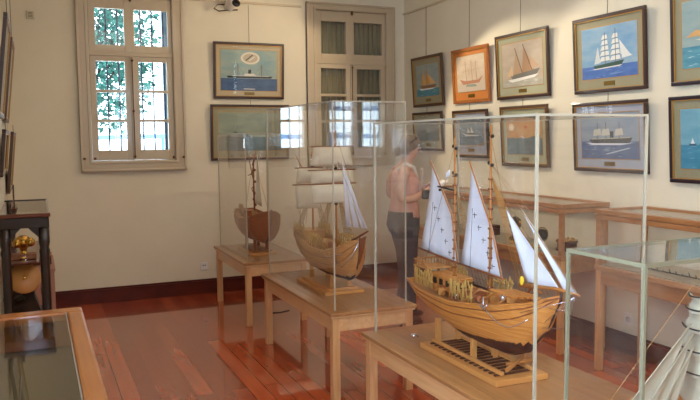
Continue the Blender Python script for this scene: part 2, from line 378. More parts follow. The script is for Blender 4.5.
# ------------------------------------------------------------------ ship models
def lerp(tab, s):
    for (a, va), (b, vb) in zip(tab[:-1], tab[1:]):
        if s <= b:
            u = (s-a)/(b-a); u = u*u*(3-2*u)*.5+u*.5
            return va+(vb-va)*u
    return tab[-1][1]
def hull_fn(L, bt, gt, kt, full=.75):
    def P(s, t, side):
        b = lerp(bt, s); g = lerp(gt, s); k = lerp(kt, s)
        y = b*(math.sin(math.pi/2*t)**full)*(1-.06*t**4); z = k+(g-k)*(t**1.5)
        return (-L/2+L*s, side*y, z)
    return P
def build_hull(root, L, bt, gt, kt, ms, dz=.03, wale=(.72, .86), zdark=None, full=.75, deckm=None, rise=False):
    P = hull_fn(L, bt, gt, kt, full); ns, nt = 44, 44
    m = MB()
    for side in (-1, 1):
        m.grid(lambda u, v: P(u, v, side), ns, nt)
    # transom
    tv = [P(0, j/nt, -1) for j in range(nt+1)]+[P(0, j/nt, 1) for j in range(nt, 0, -1)]
    m.add(tv, [tuple(range(len(tv)))], 0)
    n0 = len(m.f)
    if zdark is not None:
        for i, f in enumerate(m.f):
            z = sum(m.v[q][2] for q in f)/len(f); x = sum(m.v[q][0] for q in f)/len(f)
            if z < zdark+(zdark*1.3 if rise else 0)*((x+L/2)/L)**3: m.mi[i] = 1
    h = m.build('hull', ms, root, solid=.004)
    # rails and wales
    def strip(t, r, name, mt, par):
        q = MB()
        for side in (-1, 1):
            q.tube([(lambda p: (p[0], p[1]+side*.002, p[2]))(P(i/24, t, side)) for i in range(25)], r, 5)
        return q.build(name, mt, par)
    strip(1, .005, 'gunwale', ms[0] if isinstance(ms, list) else ms, root)
    for wv in wale: strip(wv, .003, 'wale', SPARR, h)
    d = MB()
    def dk(u, v):
        s = .01+.97*u; t_ = 1; b = lerp(bt, s)*.95-.002; g = lerp(gt, s)-dz
        return (-L/2+L*s, (2*v-1)*max(b*.97, .001), g)
    d.grid(dk, 24, 6); d.build('deck', deckm or DECKW, root)
    k = MB(); pts = [(-L/2+L*i/24, 0, lerp(kt, i/24)) for i in range(25)]+[(L/2+.004, 0, lerp(gt, 1)+.015)]
    k.tube(pts, .007, 6); k.build('keel', HULLD if zdark is not None else SPARR, root)
    return P
def sail(root, pts, m, bulge=.02, name='sail', axis='y', n=8):
    A = [Vector(p) for p in pts]
    if len(A) == 3: A = [A[0], A[0], A[2], A[1]]
    ax = Vector((0, 1, 0)) if axis == 'y' else Vector((1, 0, 0))
    mb = MB()
    def fn(u, v):
        p = A[0].lerp(A[1], u).lerp(A[3].lerp(A[2], u), v)
        return p+ax*bulge*math.sin(math.pi*u)*math.sin(math.pi*min(1, v*.9+.1))
    mb.grid(fn, n, n)
    return mb.build(name, m, root, solid=.0016)
def shrouds(root, foot0, foot1, top, n, m, r=.0012, rungs=8, name='shrouds'):
    q = MB(); A, B, T_ = Vector(foot0), Vector(foot1), Vector(top)
    for i in range(n): q.tube([A.lerp(B, i/(n-1)), T_], r, 4)
    for k in range(1, rungs):
        u = k/rungs*.85; q.tube([A.lerp(T_, u), B.lerp(T_, u)], r*.7, 4)
    return q.build(name, m, root)
def coil_bundle(root, c, w_, h, m, seed, n=16):
    rnd = random.Random(seed); q = MB()
    for i in range(n):
        x = c[0]+w_*(i/(n-1)-.5)
        q.tube([(x, c[1]+rnd.uniform(-.006, .006), c[2]), (x+rnd.uniform(-.008, .008), c[1]+rnd.uniform(-.01, .01), c[2]+h*.55), (x+rnd.uniform(-.01, .01), c[1], c[2]+h*rnd.uniform(.8, 1.1))], .0032, 5)
        q.ball((x, c[1]-.004, c[2]+h*rnd.uniform(.3, .9)), .006, 5)
    return q.build('rope_coils', m, root)
def balustrade(root, pts, h, m, n=10, r=.0025):
    q = MB(); P_ = [Vector(p) for p in pts]
    for a, b in zip(P_[:-1], P_[1:]):
        for i in range(n+1): p = a.lerp(b, i/n); q.tube([p, p+Vector((0, 0, h))], r, 5)
        q.tube([a+Vector((0, 0, h)), b+Vector((0, 0, h))], r*1.6, 5)
    return q.build('balustrade', m, root)
def barrel(root, c, r=.012, h=.03, m=None):
    MB().lathe([(r*.8, 0), (r, h*.3), (r, h*.7), (r*.8, h)], c, 10).build('barrel', m or HULLR, root)

# ---- big ship (front)
s3 = thing('model_ship', 'big orange-hulled model ship with two white lateen sails and two jibs', 'model ship', (1.885, 2.83, .665), (0, 0, R(-90)))
L3 = 1.14
B3 = [(0, .085), (.15, .125), (.4, .150), (.6, .145), (.8, .105), (.92, .052), (1, .004)]
G3 = [(0, .205), (.2, .185), (.45, .190), (.7, .225), (.88, .268), (1, .322)]
K3 = [(0, .165), (.12, .11), (.3, .05), (.5, .008), (.72, .004), (.82, .04), (.92, .15), (1, .30)]
P3 = build_hull(s3, L3, B3, G3, K3, [HULLW, HULLD], dz=.02, wale=(.80, .93), zdark=.052, rise=True)
def W3p(Y, z, y=0): return (2.83-Y, y, z-.665)
for nm, Y, zt in (('mast', 3.05, 1.615), ('mast', 2.745, 1.672)):
    q = MB().tube([W3p(Y, .86), W3p(Y, zt)], .0085, 8, r1=.005)
    for k in range(12):
        z = .93+k*.045
        q.tube([W3p(Y, z), W3p(Y, z+.008)], .0125, 8, 1)
    for z in (zt-.04, zt-.17): q.ball(W3p(Y+.010, z), .010, 6, 2); q.ball(W3p(Y-.011, z-.01), .009, 6, 2)
    q.build(nm, [SPAR, SPARR, SEAM], s3)
def lateen(quad, y):
    so = sail(s3, [W3p(a, b, y) for a, b in quad], CANVAS, .022)
    q = MB(); P_ = [Vector(W3p(a, b, y-.006)) for a, b in quad]
    q.tube([P_[0]+(P_[0]-P_[3])*.06, P_[3], P_[2]], .0045, 6); q.build('yard', SPAR, s3)
    q = MB(); q.tube([P_[1]-Vector((.012, 0, 0)), P_[2]+Vector((.012, 0, 0))], .005, 6); q.build('boom', SPARR, s3)
    q = MB()
    for k in range(1, 6):
        q = MB(); a = P_[0].lerp(P_[2], .35+k*.11)+Vector((-.07+.008*k, -.02, 0)); q.tube([a, a+Vector((.035, -.003, .002))], .0018, 4); q.tube([a+Vector((.017, -.004, -.014)), a+Vector((.017, -.004, .012))], .0016, 4); q.build('reef_point', SEAM, so)
    a0 = P_[0].lerp(P_[2], .40)+Vector((-.05, -.022, 0)); a1 = P_[1].lerp(P_[2], .35)+Vector((0, -.02, 0)); q = MB().tube([a0, a1], .0013, 4)
    q.build('reef_line', SEAM, so)
lateen([(3.254, 1.482), (3.385, 1.028), (3.005, 1.005), (3.06, 1.24)], -.006)
lateen([(2.891, 1.488), (2.984, 1.006), (2.640, .994), (2.715, 1.20)], -.006)
for a in ([(2.635, 1.307), (2.488, 1.009), (2.258, 1.006)], [(2.528, 1.312), (2.245, 1.012), (2.156, 1.004)]):
    so = sail(s3, [W3p(*p, .004) for p in a], CANVAS, .012, 'jib')
    MB().tube([W3p(*a[0], .004), W3p(*a[2], .004)], .0022, 4).build('luff_rope', TAN, so)
q = MB().tube([W3p(3.18, 1.372, -.02), W3p(3.03, 1.362, -.02)], .0045, 6); q.ball(W3p(3.16, 1.355, -.02), .007, 6); q.build('flagstaff', SEAM, s3)
q = MB(); q.grid(lambda u, v: W3p(3.10-.04*u, 1.415+.03*v+.015*u, -.02+.006*math.sin(u*6)), 6, 3); q.build('flag', CANVAS, s3, solid=.001)
q = MB().tube([W3p(2.52, .985), W3p(2.29, 1.012), W3p(2.152, 1.012)], .010, 8, r1=.004); q.build('bowsprit', SPAR, s3)
q = MB()
for a, b in (((2.745, 1.50), (2.45, 1.30)), ((2.745, 1.50), (2.18, 1.02)), ((2.745, 1.62), (2.635, 1.307)), ((3.05, 1.55), (2.745, 1.60)), ((3.05, 1.58), (3.36, .93)), ((2.745, 1.45), (2.26, 1.01))):
    q.tube([W3p(*a), W3p(*b)], .0014, 4)
q.build('stays', TAN, s3)
for sy in (-1, 1):
    if sy > 0:
        shrouds(s3, W3p(2.70, .90, sy*.135), W3p(2.46, .945, sy*.10), W3p(2.745, 1.45), 9, AMBER, .0013, 12)
        shrouds(s3, W3p(3.08, .875, sy*.135), W3p(2.93, .875, sy*.140), W3p(3.05, 1.38), 6, TAN, .0013, 12)
    coil_bundle(s3, W3p(3.18, .87, sy*.10), .17, .09, ROPE, 11+sy, 11)
    coil_bundle(s3, W3p(2.82, .87, sy*.11), .20, .095, ROPE, 21+sy, 13)
    q = MB().tube([W3p(2.64, .90, sy*.118), W3p(2.56, .96, sy*.09), W3p(2.48, .95, sy*.08)], .006, 6); q.build('davit', SPAR, s3)
box(W3p(3.20, .86, -.05), W3p(2.96, .935, .05)).build('cabin', HULLW, s3, bevel=.003)
q = MB()
for k in range(4): q.box(W3p(3.17-.06*k, .885, -.053), W3p(3.14-.06*k, .915, .053))
q.build('cabin_window', SEAM, s3)
q = MB().box(W3p(3.34, .945, -.075), W3p(3.20, .953, .075))
q.build('poop_deck', DECKW, s3, bevel=.002)
for Y in (3.33, 3.22):
    for sy in (-.07, .07): MB().box(W3p(Y, .86, sy-.005), W3p(Y-.01, .95, sy+.005)).build('poop_post', SPAR, s3)
balustrade(s3, [W3p(3.34, .953, -.07), W3p(3.34, .953, .07), W3p(3.21, .953, .07)], .03, SPAR, 8)
balustrade(s3, [W3p(3.21, .953, -.07), W3p(3.34, .953, -.07)], .03, SPAR, 8)
rr = random.Random(5)
for k in range(12):
    Y = 3.12-.055*k; y = rr.uniform(-.10, -.05); z = .855 if Y > 2.75 else .885+(2.75-Y)*.12; a = rr.uniform(.008, .016)
    MB().box(W3p(Y+a, z, y-a), W3p(Y-a, z+rr.uniform(.015, .035), y+a)).build('crate', [SPAR, HULLR, STANDW][k % 3], s3, bevel=.001)
for k in range(3): MB().tube([W3p(2.98-.2*k, .87, -.12), W3p(2.94-.2*k, .93, -.06), W3p(2.88-.2*k, .90, .02)], .005, 6).build('spare_spar', SPAR, s3)
box(W3p(2.90, .855, -.04), W3p(2.83, .90, .04)).build('deck_hatch', HULLR, s3, bevel=.003)
box(W3p(2.68, .875, -.045), W3p(2.60, .925, .045)).build('deck_hatch', HULLW, s3, bevel=.003)
q = MB()
for k in range(5): q.box(W3p(2.60-.012*k, .955, -.10+.02*k), W3p(2.42-.012*k, .962, -.085+.02*k))
q.build('spare_plank', HULLW, s3)
for k, (Y, y) in enumerate(((2.93, -.09), (2.90, -.085), (2.70, -.09), (2.56, -.06), (2.53, .06), (2.95, .09))): barrel(s3, W3p(Y, .85 if Y > 2.8 else (.88 if Y > 2.6 else .91), y), m=[HULLR, STEEL][k % 2])
q = MB().tube([W3p(2.60, .93, -.135), W3p(2.585, .885, -.142)], .0035, 5); q.tube([W3p(2.615, .90, -.145), W3p(2.585, .882, -.145), W3p(2.555, .905, -.145)], .0035, 5); q.build('anchor', STEEL, s3)
q = MB(); q.tube([W3p(2.585-.03*i, .885-.055*math.sin(math.pi*i/8), -.14+.006*i) for i in range(9)], .0022, 5)
q.tube([W3p(2.40, .90, -.09), W3p(2.18, .99, 0)], .0016, 4); q.tube([W3p(2.36, .84, -.03), W3p(2.18, 1.0, 0)], .0018, 4)
q.tube([W3p(2.36, .84, -.03), W3p(2.25, .86, 0), W3p(2.19, .93, 0), W3p(2.18, 1.0, 0)], .0018, 4); q.tube([W3p(2.33, .93, -.03), W3p(2.20, .94, 0)], .0016, 4); q.build('anchor_chain', STEEL, s3)
q = MB(); q.ball(W3p(2.47, 1.015, -.03), .013, 8, sc=(.8, .8, 1.5)); q.build('pennant', mat('yellow_cloth', (.90, .76, .15), .8), s3)
# cradle for the big ship
st = thing('ship_stand', 'light wooden slipway stand with slatted rungs under the big ship', 'stand', (1.885, 2.83, .5605))
box((-.135, -.335, 0), (.135, .33, .026)).build('base_board', STANDW, st, bevel=.003)
for sx in (-1, 1):
    MB().box((sx*.088, -.30, .034), (sx*.072, .29, .050)).build('rail', STANDW, st, bevel=.002)
q = MB()
for k in range(15): q.box((-.105, -.28+k*.039, .027), (.105, -.268+k*.039, .034))
q.build('rungs', mat('dark_rung', (.30, .17, .10), .5), st)
for yy in (-.04, .28):
    for sx in (-1, 1): MB().box((sx*.07, yy-.012, .026), (sx*.046, yy+.012, .135 if yy < 0 else .155)).build('post', STANDW, st, bevel=.002)
q = MB().tube([(-.06, -.30, .055), (.075, -.24, .085)], .010, 6); q.tube([(-.02, -.24, .06), (.09, -.29, .08)], .008, 6); q.build('wedge', SPAR, st)
q = MB().tube([(-.005, 0, 0), (.012, .005, .012), (.03, 0, .0)], .006, 6); q.tube([(.0, .03, .006), (.03, .03, .006)], .004, 5)
tag(q.build('silver_fitting', STEEL, loc=(1.80, 3.32, .567)), 'small silver fitting lying on the table behind the big ship stern', 'fitting')

# ---- middle ship
s2 = thing('model_ship', 'pale wooden galleon model with cream square sails and three white jibs', 'model ship', (1.90, 4.74, .665), (0, 0, R(-90)))
def W2p(Y, z, y=0): return (4.74-Y, y, z-.665)
L2 = 1.02
B2 = [(0, .10), (.2, .135), (.45, .150), (.7, .145), (.88, .10), (.95, .06), (1, .006)]
G2 = [(0, .245), (.22, .225), (.3, .20), (.5, .188), (.72, .195), (.85, .23), (1, .30)]
K2 = [(0, .17), (.12, .05), (.3, .005), (.6, 0), (.85, .01), (.94, .07), (1, .23)]
build_hull(s2, L2, B2, G2, K2, [HULLP, HULLD], dz=.025, wale=(.66, .84), zdark=.045)
def square(root, W, Y, z0, z1, w0, w1, m, sag=.03, band=True):
    so = sail(root, [W(Y, z1, -w1-.035), W(Y, z1, w1-.035), W(Y, z0, w0-.035), W(Y, z0, -w0-.035)], m, sag, axis='x')
    MB().tube([W(Y, z1+.004, -w1-.055), W(Y, z1+.004, w1-.015)], .005, 6).build('yard', SPARR, root)
    return so
for Y, zt in ((5.08, 1.52), (4.62, 1.675)):
    q = MB().tube([W2p(Y, .82), W2p(Y, zt)], .009, 8, r1=.004)
    for z in (1.17, 1.30, 1.41):
        if z < zt: q.ball(W2p(Y, z), .013, 6, 1)
    q.build('mast', [SPAR, SEAM], s2)
square(s2, W2p, 4.60, 1.435, 1.56, .155, .135, CANVASC)
square(s2, W2p, 4.60, 1.315, 1.40, .16, .155, CANVASC)
square(s2, W2p, 4.60, 1.175, 1.305, .14, .16, CANVASC)
square(s2, W2p, 5.06, 1.29, 1.40, .105, .09, CANVASC)
square(s2, W2p, 5.06, 1.10, 1.275, .10, .11, CANVASC)
for k in range(3):
    t_ = (4.50-.02*k, 1.455-.03*k); b0 = (4.45-.125*k, 1.03+.008*k); b1 = (4.36-.125*k, 1.03+.01*k)
    so = sail(s2, [W2p(*t_, 0), W2p(*b0, 0), W2p(*b1, 0)], CANVAS, .012, 'jib')
q = MB()
for a, b in (((4.62, 1.66), (4.12, 1.03)), ((4.62, 1.50), (4.14, 1.04)), ((4.62, 1.66), (5.08, 1.50)), ((5.08, 1.50), (5.24, .96))): q.tube([W2p(*a), W2p(*b)], .0014, 4)
q.build('stays', TAN, s2)
for sy in (-1, 1):
    shrouds(s2, W2p(4.78, .855, sy*.14), W2p(4.58, .855, sy*.14), W2p(4.62, 1.30), 7, TAN, .0016, 12)
    shrouds(s2, W2p(5.18, .89, sy*.12), W2p(5.02, .88, sy*.13), W2p(5.08, 1.28), 6, TAN, .0016, 12)
    coil_bundle(s2, W2p(4.70, .852, sy*.11), .34, .10, ROPE, 31+sy, 20)
    coil_bundle(s2, W2p(5.1, .875, sy*.10), .22, .11, ROPE, 41+sy, 14)
    balustrade(s2, [W2p(5.23, .915, sy*.10), W2p(5.02, .895, sy*.125)], .035, HULLP, 10)
q = MB().tube([W2p(5.10, 1.36, -.05), W2p(5.26, 1.50, -.07)], .005, 6); q.build('gaff', SPAR, s2)
q = MB().tube([W2p(4.34, .95), W2p(4.10, 1.035)], .011, 8, r1=.005); q.build('bowsprit', SPARR, s2)
q = MB().add([W2p(4.27, .96, -.004), W2p(4.13, 1.0, -.004), W2p(4.20, .86, -.004), W2p(4.24, .80, -.004), W2p(4.27, .96, .004), W2p(4.13, 1.0, .004), W2p(4.20, .86, .004), W2p(4.24, .80, .004)], [(0, 1, 2, 3), (7, 6, 5, 4), (0, 4, 5, 1), (1, 5, 6, 2), (2, 6, 7, 3), (3, 7, 4, 0)]); q.build('stem_knee', SPARR, s2)
for sy in (-1, 1):
    q = MB(); PP = hull_fn(L2, B2, G2, K2, .75)
    for k in range(30):
        a = PP(.12+k*.024, 1, sy); b = PP(.12+k*.024+.03*(1 if k % 2 else -1), .66, sy)
        q.tube([(a[0], a[1]+sy*.006, a[2]), (b[0], b[1]+sy*.006, b[2])], .0016, 4)
    q.build('netting', ROPE, s2)
box(W2p(5.22, .86, -.08), W2p(5.05, .935, .08)).build('stern_cabin', HULLP, s2, bevel=.004)
q = MB()
for k in range(4): q.box(W2p(5.262, .86, -.07+.04*k), W2p(5.248, .89, -.05+.04*k))
q.build('stern_window', SEAM, s2)
box(W2p(4.90, .83, -.04), W2p(4.80, .875, .04)).build('deck_hatch', HULLR, s2, bevel=.003)
box(W2p(4.40, .85, -.06), W2p(4.30, .915, .06)).build('forecastle', HULLP, s2, bevel=.004)
q = MB().ball(W2p(4.66, .915, -.10), .013, 8); q.ball(W2p(4.80, .90, -.10), .012, 8); q.build('brass_lantern', STEEL, s2)
q = MB().tube([W2p(4.36, .92, -.13), W2p(4.34, .80, -.12)], .003, 5); q.tube([W2p(4.36, .83, -.12), W2p(4.30, .78, -.10), W2p(4.24, .86, -.05), W2p(4.20, .95, -.02)], .003, 5); q.tube([W2p(4.60, .85, -.146), W2p(4.45, .83, -.14), W2p(4.30, .87, -.09)], .0022, 5); q.build('anchor', STEEL, s2)
st = thing('ship_stand', 'stepped orange wood stand with posts under the square-sailed ship', 'stand', (1.90, 4.76, .5605))
box((-.145, -.28, 0), (.145, .30, .022)).build('base_board', STANDW, st, bevel=.003)
box((-.11, -.25, .022), (.11, .27, .040)).build('plinth', STANDW, st, bevel=.003)
for yy in (-.20, .20):
    for sx in (-1, 1): MB().box((sx*.075, yy-.013, .040), (sx*.050, yy+.013, .14)).build('post', STANDW, st, bevel=.002)

# ---- far boat
s1 = thing('model_ship', 'small bare-masted wooden boat model in the farthest case', 'model ship', (1.89, 6.56, .665), (0, 0, R(-90)))
def W1p(Y, z, y=0): return (6.56-Y, y, z-.665)
L1 = .92
build_hull(s1, L1, [(0, .09), (.2, .15), (.5, .185), (.8, .15), (.93, .075), (1, .004)], [(0, .27), (.25, .235), (.5, .22), (.75, .25), (1, .32)], [(0, .14), (.15, .05), (.35, .01), (.8, .015), (.93, .09), (1, .24)], [HULLR, HULLR], dz=.03, wale=(.7, .86), zdark=.04)
mo = MB().tube([W1p(6.62, .86), W1p(6.64, 1.20), W1p(6.62, 1.48)], .010, 8, r1=.006).build('mast', SPARR, s1)
q = MB()
for a, b in (((6.66, 1.28), (6.50, 1.52)), ((6.62, 1.25), (6.80, 1.50)), ((6.62, 1.12), (6.70, 1.16)), ((6.63, 1.30), (6.80, 1.27))): q.tube([W1p(*a, -.01), W1p(*b, -.01)], .006, 5, r1=.003)
for k in range(8): q.ball(W1p(6.62, 1.0+.055*k, .008*(-1)**k), .014, 5)
q.build('furled_spar', SPARR, s1)
sail(s1, [W1p(6.50, 1.47, .0), W1p(6.60, 1.02, 0), W1p(6.38, 1.00, 0)], CANVASC, .015)
coil_bundle(s1, W1p(6.85, .90, -.07), .16, .09, TAN, 51, 14); coil_bundle(s1, W1p(6.36, .90, -.08), .16, .08, TAN, 52, 12)
coil_bundle(s1, W1p(6.6, .89, -.11), .22, .05, SPARR, 53, 18)
box(W1p(6.88, .88, -.05), W1p(6.72, .935, .05)).build('cabin', HULLR, s1, bevel=.003)
box(W1p(6.50, .88, -.04), W1p(6.40, .915, .04)).build('deck_hatch', HULLP, s1, bevel=.003)
balustrade(s1, [W1p(6.95, .925, -.06), W1p(6.70, .90, -.11)], .03, SPARR, 8)
q = MB(); q.tube([W1p(6.62, 1.46), W1p(6.18, .98)], .0016, 4); q.tube([W1p(6.62, 1.46), W1p(6.95, .93)], .0016, 4); q.build('stays', TAN, s1)
st = thing('ship_stand', 'small orange wood stand under the far boat model', 'stand', (1.89, 6.58, .5605))
box((-.12, -.24, 0), (.12, .26, .02)).build('base_board', STANDW, st, bevel=.003)
box((-.09, -.20, .02), (.09, .20, .035)).build('plinth', HULLR, st, bevel=.003)
for yy in (-.14, .14):
    for sx in (-1, 1): MB().box((sx*.07, yy-.012, .035), (sx*.045, yy+.012, .135)).build('post', HULLR, st, bevel=.002)

# ---- ship in the low front case: sails in curved panels
s4 = thing('model_ship', 'model ship with curved cream panelled sails in the low front case', 'model ship', (2.03, 1.715, .63))
def W4p(x, z, y=0): return (x-2.03, y, z-.63)
P4 = build_hull(s4, .70, [(0, .004), (.1, .045), (.3, .075), (.6, .085), (.9, .06), (1, .045)], [(0, .13), (.3, .09), (.6, .085), (1, .13)], [(0, .08), (.15, .01), (.5, 0), (.85, .01), (1, .06)], [HULLW, HULLD], dz=.012, wale=(.7, .85), zdark=.03)
for X, zt in ((2.02, 1.18), (2.22, 1.14)): MB().tube([W4p(X, .70), W4p(X, zt)], .006, 8, r1=.003).build('mast', SPAR, s4)
def curved_panel(X, z0, z1, w_, lean=0):
    mb = MB()
    def fn(u, v):
        z = z0+(z1-z0)*v; yy = (u-.5)*2*w_
        return W4p(X-.045*math.sin(math.pi*u)-.012+lean*v+.02*math.sin(math.pi*v), z-.02*math.sin(math.pi*u)*(1-v), yy)
    mb.grid(fn, 10, 6); so = mb.build('sail', CANVASG, s4, solid=.0016)
    q = MB().tube([fn(i/10, 1.0) for i in range(11)], .003, 5); q.build('yard', SEAM, so)
for k, (z0, z1, w_) in enumerate(((.74, .825, .095), (.832, .90, .088), (.907, .975, .080), (.982, 1.04, .070), (1.047, 1.085, .055))):
    curved_panel(2.035, z0, z1, w_)
    curved_panel(2.26, z0, z1-.004, w_*.95)
for k, (a, b, c) in enumerate((((1.955, 1.00), (1.63, .715), (1.80, .725)), ((1.965, .965), (1.74, .72), (1.86, .73)), ((1.97, .92), (1.82, .725), (1.90, .735)))):
    so = sail(s4, [W4p(*a, -.015), W4p(*b, -.015), W4p(*c, -.015)], CANVASG, .012, 'staysail')
    MB().tube([W4p(*a, -.017), W4p(*b, -.017)], .0018, 5).build('luff_rope', CANVASG, so)
MB().tube([W4p(1.74, .745), W4p(1.61, .765)], .006, 6, r1=.003).build('bowsprit', SPAR, s4)
MB().tube([W4p(2.02, 1.17), W4p(1.61, .765)], .0015, 4).build('stays', TAN, s4)
st = thing('ship_stand', 'low wooden stand under the ship in the front case', 'stand', (2.03, 1.715, .5605))
box((-.26, -.07, 0), (.26, .07, .02)).build('base_board', STANDW, st, bevel=.003)
for xx in (-.15, .15): MB().box((xx-.01, -.035, .02), (xx+.01, .035, .0695)).build('post', STANDW, st, bevel=.002)

# ------------------------------------------------------------------ right-hand showcases: table with glazed wooden case
def showcase(x0, x1, y0, y1, label):
    cx, cy = (x0+x1)/2, (y0+y1)/2; w_ = (x1-x0)/2; d = (y1-y0)/2
    r = thing('showcase', label, 'showcase', (cx, cy, 0), group='glazed wooden showcases along the right wall')
    leg = .043
    for sx in (-1, 1):
        for sy in (-1, 1): box((sx*(w_-.01), sy*(d-.01), 0), (sx*(w_-.01-leg), sy*(d-.01-leg), .70)).build('leg', OAKL, r, bevel=.003)
    for a, b in (((-w_+.015, -d+.015, .605), (w_-.015, -d+.04, .70)), ((-w_+.015, d-.04, .605), (w_-.015, d-.015, .70)), ((-w_+.015, -d+.04, .605), (-w_+.04, d-.04, .70)), ((w_-.04, -d+.04, .605), (w_-.015, d-.04, .70))): box(a, b).build('apron', CHERRY, r, bevel=.003)
    box((-w_, -d, .70), (w_, d, .735)).build('case_bottom', CHERRY, r, bevel=.005)
    box((-w_+.03, -d+.03, .735), (w_-.03, d-.03, .740)).build('lining', mat('grey_lining', (.62, .58, .50), .9), r)
    p = .034; zt = 1.12
    for sx in (-1, 1):
        for sy in (-1, 1): box((sx*(w_-.006), sy*(d-.006), .735), (sx*(w_-.006-p), sy*(d-.006-p), zt-.068)).build('corner_post', CHERRY, r, bevel=.003)
    q = MB()
    for sy in (-1, 1): q.box((-w_, sy*d, zt-.068), (w_, sy*(d-.04), zt-.036))
    for sx in (-1, 1): q.box((sx*w_, -d+.04, zt-.068), (sx*(w_-.04), d-.04, zt-.036))
    q.build('case_rail', CHERRY, r, bevel=.003)
    q = MB()
    for sy in (-1, 1): q.box((-w_, sy*d, zt-.032), (w_, sy*(d-.038), zt))
    for sx in (-1, 1): q.box((sx*w_, -d+.038, zt-.032), (sx*(w_-.038), d-.038, zt))
    lid = q.build('lid_frame', CHERRY, r, bevel=.003)
    box((-w_+.03, -d+.03, zt-.014), (w_-.03, d-.03, zt-.009)).build('lid_pane', PANE, lid)
    for a, b in (((-w_+.02, -d+.044, .735), (-w_+.024, d-.044, zt-.068)), ((w_-.024, -d+.044, .735), (w_-.02, d-.044, zt-.068)), ((-w_+.044, -d+.02, .735), (w_-.044, -d+.024, zt-.068)), ((-w_+.044, d-.024, .735), (w_-.044, d-.02, zt-.068))): box(a, b).build('side_pane', PANE, r)
    return r
showcase(3.50, 3.955, 4.20, 6.50, 'far glazed showcase on the right, beside the woman')
showcase(3.50, 3.955, 2.10, 3.86, 'near glazed showcase on the right, beyond the low front case')
# contents of the far showcase
def inst(name, label, cat, loc, fn):
    t = thing(name, label, cat, loc); fn(t); return t
def f(t):
    MB().lathe([(.0, 0), (.085, 0), (.085, .012), (.075, .018), (.075, .06), (.085, .066), (.085, .075), (0, .075)], (0, 0, 0), 20).build('drum', mat('dark_red_wood', (.30, .13, .09), .35), t)
    MB().lathe([(0, .075), (.08, .075), (.08, .083), (.07, .086), (0, .088)], (0, 0, 0), 20).build('brass_rim', BRASS, t)
    q = MB()
    for k in range(9): q.ball((.05*math.cos(k*.7), .05*math.sin(k*.7), .09), .008, 5)
    q.build('brass_stud', BRASS, t)
inst('round_box', 'round dark red wooden box with brass top in the far showcase', 'box', (3.74, 4.42, .7405), f)
def f(t):
    MB().lathe([(.045, 0), (.045, .01), (.012, .02), (.010, .05), (.02, .055)], (0, 0, 0), 14).build('base', BRASS, t)
    MB().ball((0, 0, .10), .048, 12).build('globe', mat('dark_bronze', (.16, .12, .08), .3, .6), t)
    MB().tube([(.058*math.cos(a*.3), 0, .10+.058*math.sin(a*.3)) for a in range(22)], .004, 5).build('ring', BRASS, t)
inst('brass_instrument', 'dark globe instrument on a round brass foot in the far showcase', 'instrument', (3.66, 4.62, .7405), f)
def f(t):
    q = MB()
    for k in range(6): q.lathe([(.0, 0), (.02, 0), (.022, .012), (.012, .02), (0, .02)], (0, -.11+k*.05, 0), 10)
    q.build('brass_weight', BRASS, t)
    MB().box((-.035, -.15, -.0), (.035, .18, .004)).build('tray', mat('dark_red_wood', '4d2117'), t)
inst('weight_tray', 'row of small brass weights on a tray in the far showcase', 'tray', (3.60, 4.75, .7405), f)
def f(t):
    MB().lathe([(.05, 0), (.055, .02), (.03, .04), (.03, .09), (.05, .12), (.05, .17), (.02, .20), (0, .205)], (0, 0, 0), 14).build('body', mat('dark_bronze', '2a1f14'), t)
    MB().tube([(0, -.05, .12), (-.04, -.12, .17)], .012, 8).build('spout', BRASS, t)
inst('ship_lantern', 'tall dark bronze lantern in the far showcase behind the jibs', 'lantern', (3.72, 5.05, .7405), f)
def f(t):
    MB().box((-.08, -.12, 0), (.08, .12, .09)).build('box_body', mat('dark_red_wood', '4d2117'), t, bevel=.005)
    MB().lathe([(0, .09), (.06, .09), (.06, .10), (0, .103)], (0, 0, 0), 18).build('dial', BRASS, t)
inst('chronometer_box', 'square dark wooden chronometer box in the far showcase', 'box', (3.72, 5.5, .7405), f)
def f(t):
    q = MB()
    for k in range(14): q.tube([(0, -.35+k*.05, .004), (.01, -.33+k*.05, .010+.007*(k % 3))], .0035, 5)
    q.tube([(0, -.36, .003), (.0, .35, .003)], .004, 5); q.build('figure', BLACK, t)
inst('iron_ornament', 'low row of small black ornaments in the near showcase', 'ornament', (3.66, 3.3, .7445), f)

# ------------------------------------------------------------------ paintings
_pc = {}
def paint(c, c2=None, sc=6, st=(1, 1, 1)):
    k = (c, c2, sc, st)
    if k not in _pc: _pc[k] = mat('paint_%d' % len(_pc), c, .6, col2=c2, scale=sc, stretch=st)
    return _pc[k]
def ell(cx, cy, rx, ry, n=18): return [(cx+rx*math.cos(6.2832*i/n), cy+ry*math.sin(6.2832*i/n)) for i in range(n)]
def line(x0, y0, x1, y1, w_=.006):
    d = Vector((x1-x0, y1-y0)); nrm = Vector((-d.y, d.x)).normalized()*w_
    return [(x0+nrm.x, y0+nrm.y), (x1+nrm.x, y1+nrm.y), (x1-nrm.x, y1-nrm.y), (x0-nrm.x, y0-nrm.y)]
def waves(sea, lo, hi, c, seed, n=14):
    rnd = random.Random(seed); out = []
    for k in range(n):
        x = rnd.uniform(.03, .8); y = rnd.uniform(lo, hi); l = rnd.uniform(.06, .17)
        out.append((c, [(x, y), (x+l*.5, y+.012), (x+l, y), (x+l*.5, y+.004)]))
    return out
